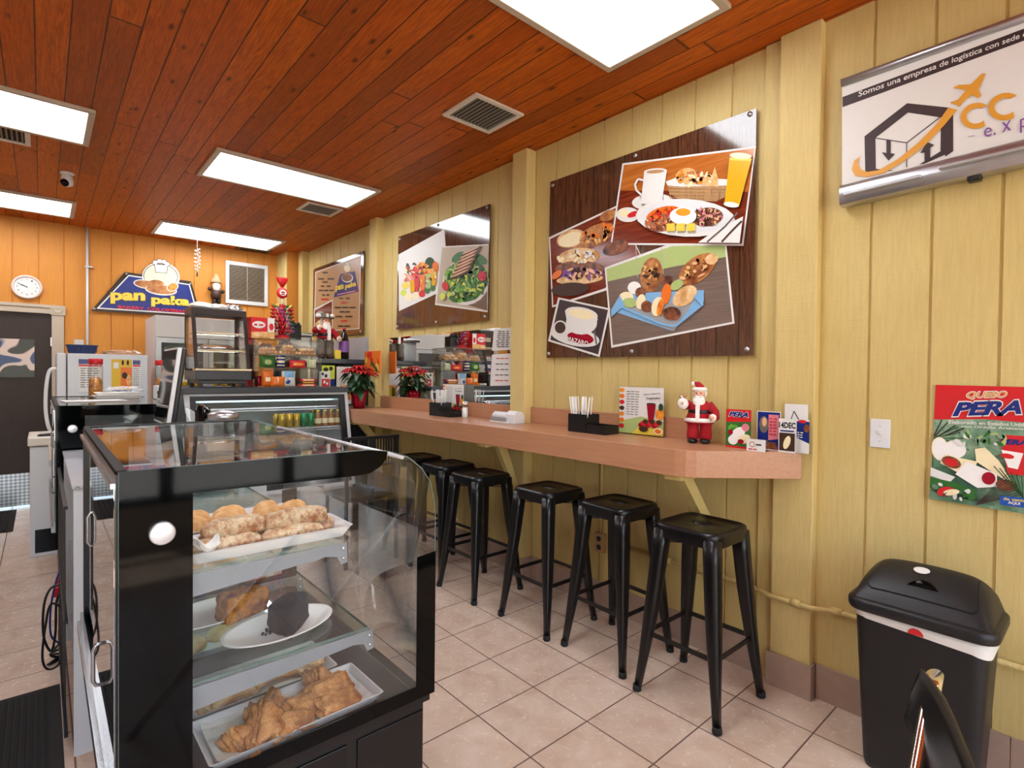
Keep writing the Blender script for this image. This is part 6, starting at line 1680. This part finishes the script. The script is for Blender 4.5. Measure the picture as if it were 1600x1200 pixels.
t = thing('white_refrigerator', 'white refrigerator with curved handle and yellow flyer on its side', 'refrigerator', (0, 5.95, 0))
m = MB(); m.box(.18, .72, .02, .6, 0, .03); m.build('plinth', 'black', t)
m = MB(); m.box(.165, .74, 0, .62, .03, 1.553); m.build('body', 'white_m', t, bevel=.006)
m = MB(); m.box(.095, .158, .0, .62, .05, 1.553); d_ = m.build('door', 'white_m', t, bevel=.008)
m = MB(); m.tube(smooth_pts([(.095, .05, 1.42), (.05, .05, 1.40), (.028, .05, 1.25), (.026, .05, 1.05), (.05, .05, .9), (.095, .05, .88)]), .014, 10); m.build('handle', 'white', d_)
def sheet(x0, x1, z0, z1, label, draw, mt='paper'):
    cx = (x0+x1)/2; t = thing('flyer', label, 'flyer', (cx, 5.947, z0)); w = x1-x0; h = z1-z0
    m = MB(); m.box(-w/2, w/2, 0, .002, 0, h); m.build('sheet', mt, t)
    a = Art(lambda u, v: ((u-.5)*w, v*h), -.0003); draw(a); a.B('print', t)
def d1(a):
    a.P([(0,0),(1,0),(1,1),(0,1)], 'yelflyer').P([(.45,.1),(1,.1),(1,.75),(.45,.75)], 'orangep').P([(.1,.72),(.35,.72),(.35,.9),(.1,.9)], 'paper').E(.65, .5, .14, .1, 'brown').E(.85, .35, .12, .18, 'bun').P([(0,0),(1,0),(1,.06),(0,.06)], 'navy')
    a.E(.55, .9, .06, .08, 'ink').E(.8, .9, .06, .08, 'ink')
M['yelflyer'] = mat('mustard_print', '#d8b02c', .4)
def d2(a):
    a.P([(0,0),(1,0),(1,1),(0,1)], 'paper').P([(0,.85),(1,.85),(1,1),(0,1)], 'navy').P([(0,.78),(1,.78),(1,.84),(0,.84)], 'redprint'); r_ = random.Random(2)
    for k in range(9): scribble(a, r_, .08, .9, .7-.07*k, .02, 'ink', 3)
sheet(.468, .617, 1.22, 1.51, 'yellow and orange food flyer on the side of the white refrigerator', d1, 'yelflyer')
sheet(.24, .40, 1.22, 1.505, 'white printed sheet with navy heading, left of the yellow flyer', d2)
sheet(.625, .68, 1.24, 1.505, 'narrow white printed sheet right of the yellow flyer', d2)
t = thing('basket', 'blue plastic basket on top of the white refrigerator', 'basket', (.27, 6.1, 1.554))
m = MB()
def rr(a, b, z): return rrect(a, b, .02, z, 2)
m.rings([rr(.09, .07, 0), rr(.108, .085, .07), rr(.114, .09, .072), rr(.112, .088, .078), rr(.102, .08, .074), rr(.085, .066, .006)]); m.build('shell', mat('blue_basket', '#27395c', .4), t)
m = MB()
for k in range(12): m.bar((-.1+.018*k, -.083, .012), (-.1+.018*k, -.090, .066), .005, .003, (0, 1, 0))
m.build('ribs', 'navy', t)
m = MB(); m.box(-.03, .035, -.03, .03, 0, .115); o = m.build('small_box', 'paper', loc=(.245, 6.1, 1.563)); tag(o, 'small white box standing in the blue basket', 'box')
food('bread_package', 'clear wrapped sliced bread lying on top of the white refrigerator', 'bread package', f_super(.15, .09, 3), .045, mat('wrapped_bread', '#c79a78', .25, bump=.7, bs=20, coat=.5), (.57, 6.1, 1.554), .05, q=.5, nz=.3, seed=4, n=36)

t = thing('chest_cooler', 'white chest cooler with hinged lid beside the second black case', 'cooler', (-.068, 5.35, 0))
m = MB(); m.box(0, .6, 0, .52, .0, .83); m.build('body', 'white_m', t, bevel=.006)
m = MB(); m.box(-.012, .61, -.012, .53, .834, .90); m.build('lid', 'offwhite', t, bevel=.01)
m = MB(); m.box(.105, .17, -.022, -.0, .72, .86); m.build('latch', 'offwhite', t, bevel=.004)
m = MB(); m.box(.028, .57, -.003, .0, .03, .205); m.build('lower_panel', 'blackgloss', t)
m = MB(); m.tube(smooth_pts([(.145, 0, .66), (.13, -.025, .64), (.13, -.025, .59), (.145, 0, .57)], 4), .005, 8); m.build('handle', 'black', t)
m = MB(); m.lathe([(.04, 0), (.05, .006), (.03, .014)], n=16); m.tube([(0, 0, .01), (.12, .02, .012)], .008, 6); o = m.build('hose_fitting', 'black', loc=(.02, 5.45, .902)); tag(o, 'small black fitting lying on the white chest cooler lid', 'fitting')

# ---- on the second case
def jar(x, y, label, r=.042, h=.27):
    t = thing('candy_jar', label, 'jar', (x, y, 1.2185), 0, None)
    m = MB(); m.lathe([(r*.95, 0), (r, .008), (r, h*.8), (r*.85, h*.87)], n=24); m.build('clear_jar', 'acryl', t)
    m = MB(); m.lathe([(r*.98, h*.86), (r, h*.88), (r, h), (r*.9, h*1.01)], n=24); m.build('red_lid', 'red', t)
    m = MB(); m.lathe([(r*.9, .004), (r*.94, .02), (r*.9, h*.45), (r*.4, h*.52)], n=16); m.build('sweets', 'cheesecake', t)
jar(.292, 4.86, 'clear jar with red lid on the second black case before the white refrigerator')
jar(.690, 4.86, 'clear jar with red lid at the right end of the second case, by the monitor')
for k, (x, y, w, d, lb) in enumerate(((.38, 4.5, .26, .17, 'lower white foam tray on top of the second black case'), )):
    rect_tray('foam_tray', lb, x, y, 1.2185, w, d, .02, .05, 'foam')
rect_tray('foam_tray', 'upper white foam tray stacked on the second black case', .385, 4.5, 1.2395, .25, .16, .02, -.03, 'foam')
food('wrapped_bread', 'clear wrapped bread in crinkled film on the stacked foam trays', 'bread package', f_super(.11, .06, 3), .035, 'film', (.42, 4.5, 1.261), .05, q=.5, nz=.35, seed=4, n=36)
m = MB(); m.box(-.16, .14, -.1, .1, 0, .004); o = m.build('paper_sheet', 'paper', loc=(.25, 4.15, 1.2185), rotz=.1); tag(o, 'white paper sheets lying at the front of the second black case', 'paper')
t = thing('receipt_printer', 'white box printer with dark slot on the second case, left of the monitor', 'printer', (.645, 4.3, 1.2185))
m = MB(); m.box(-.07, .07, -.09, .09, 0, .09); m.build('housing', 'white', t, bevel=.005)
m = MB(); m.box(-.071, .071, -.092, -.088, .035, .055); m.build('slot', 'black', t)
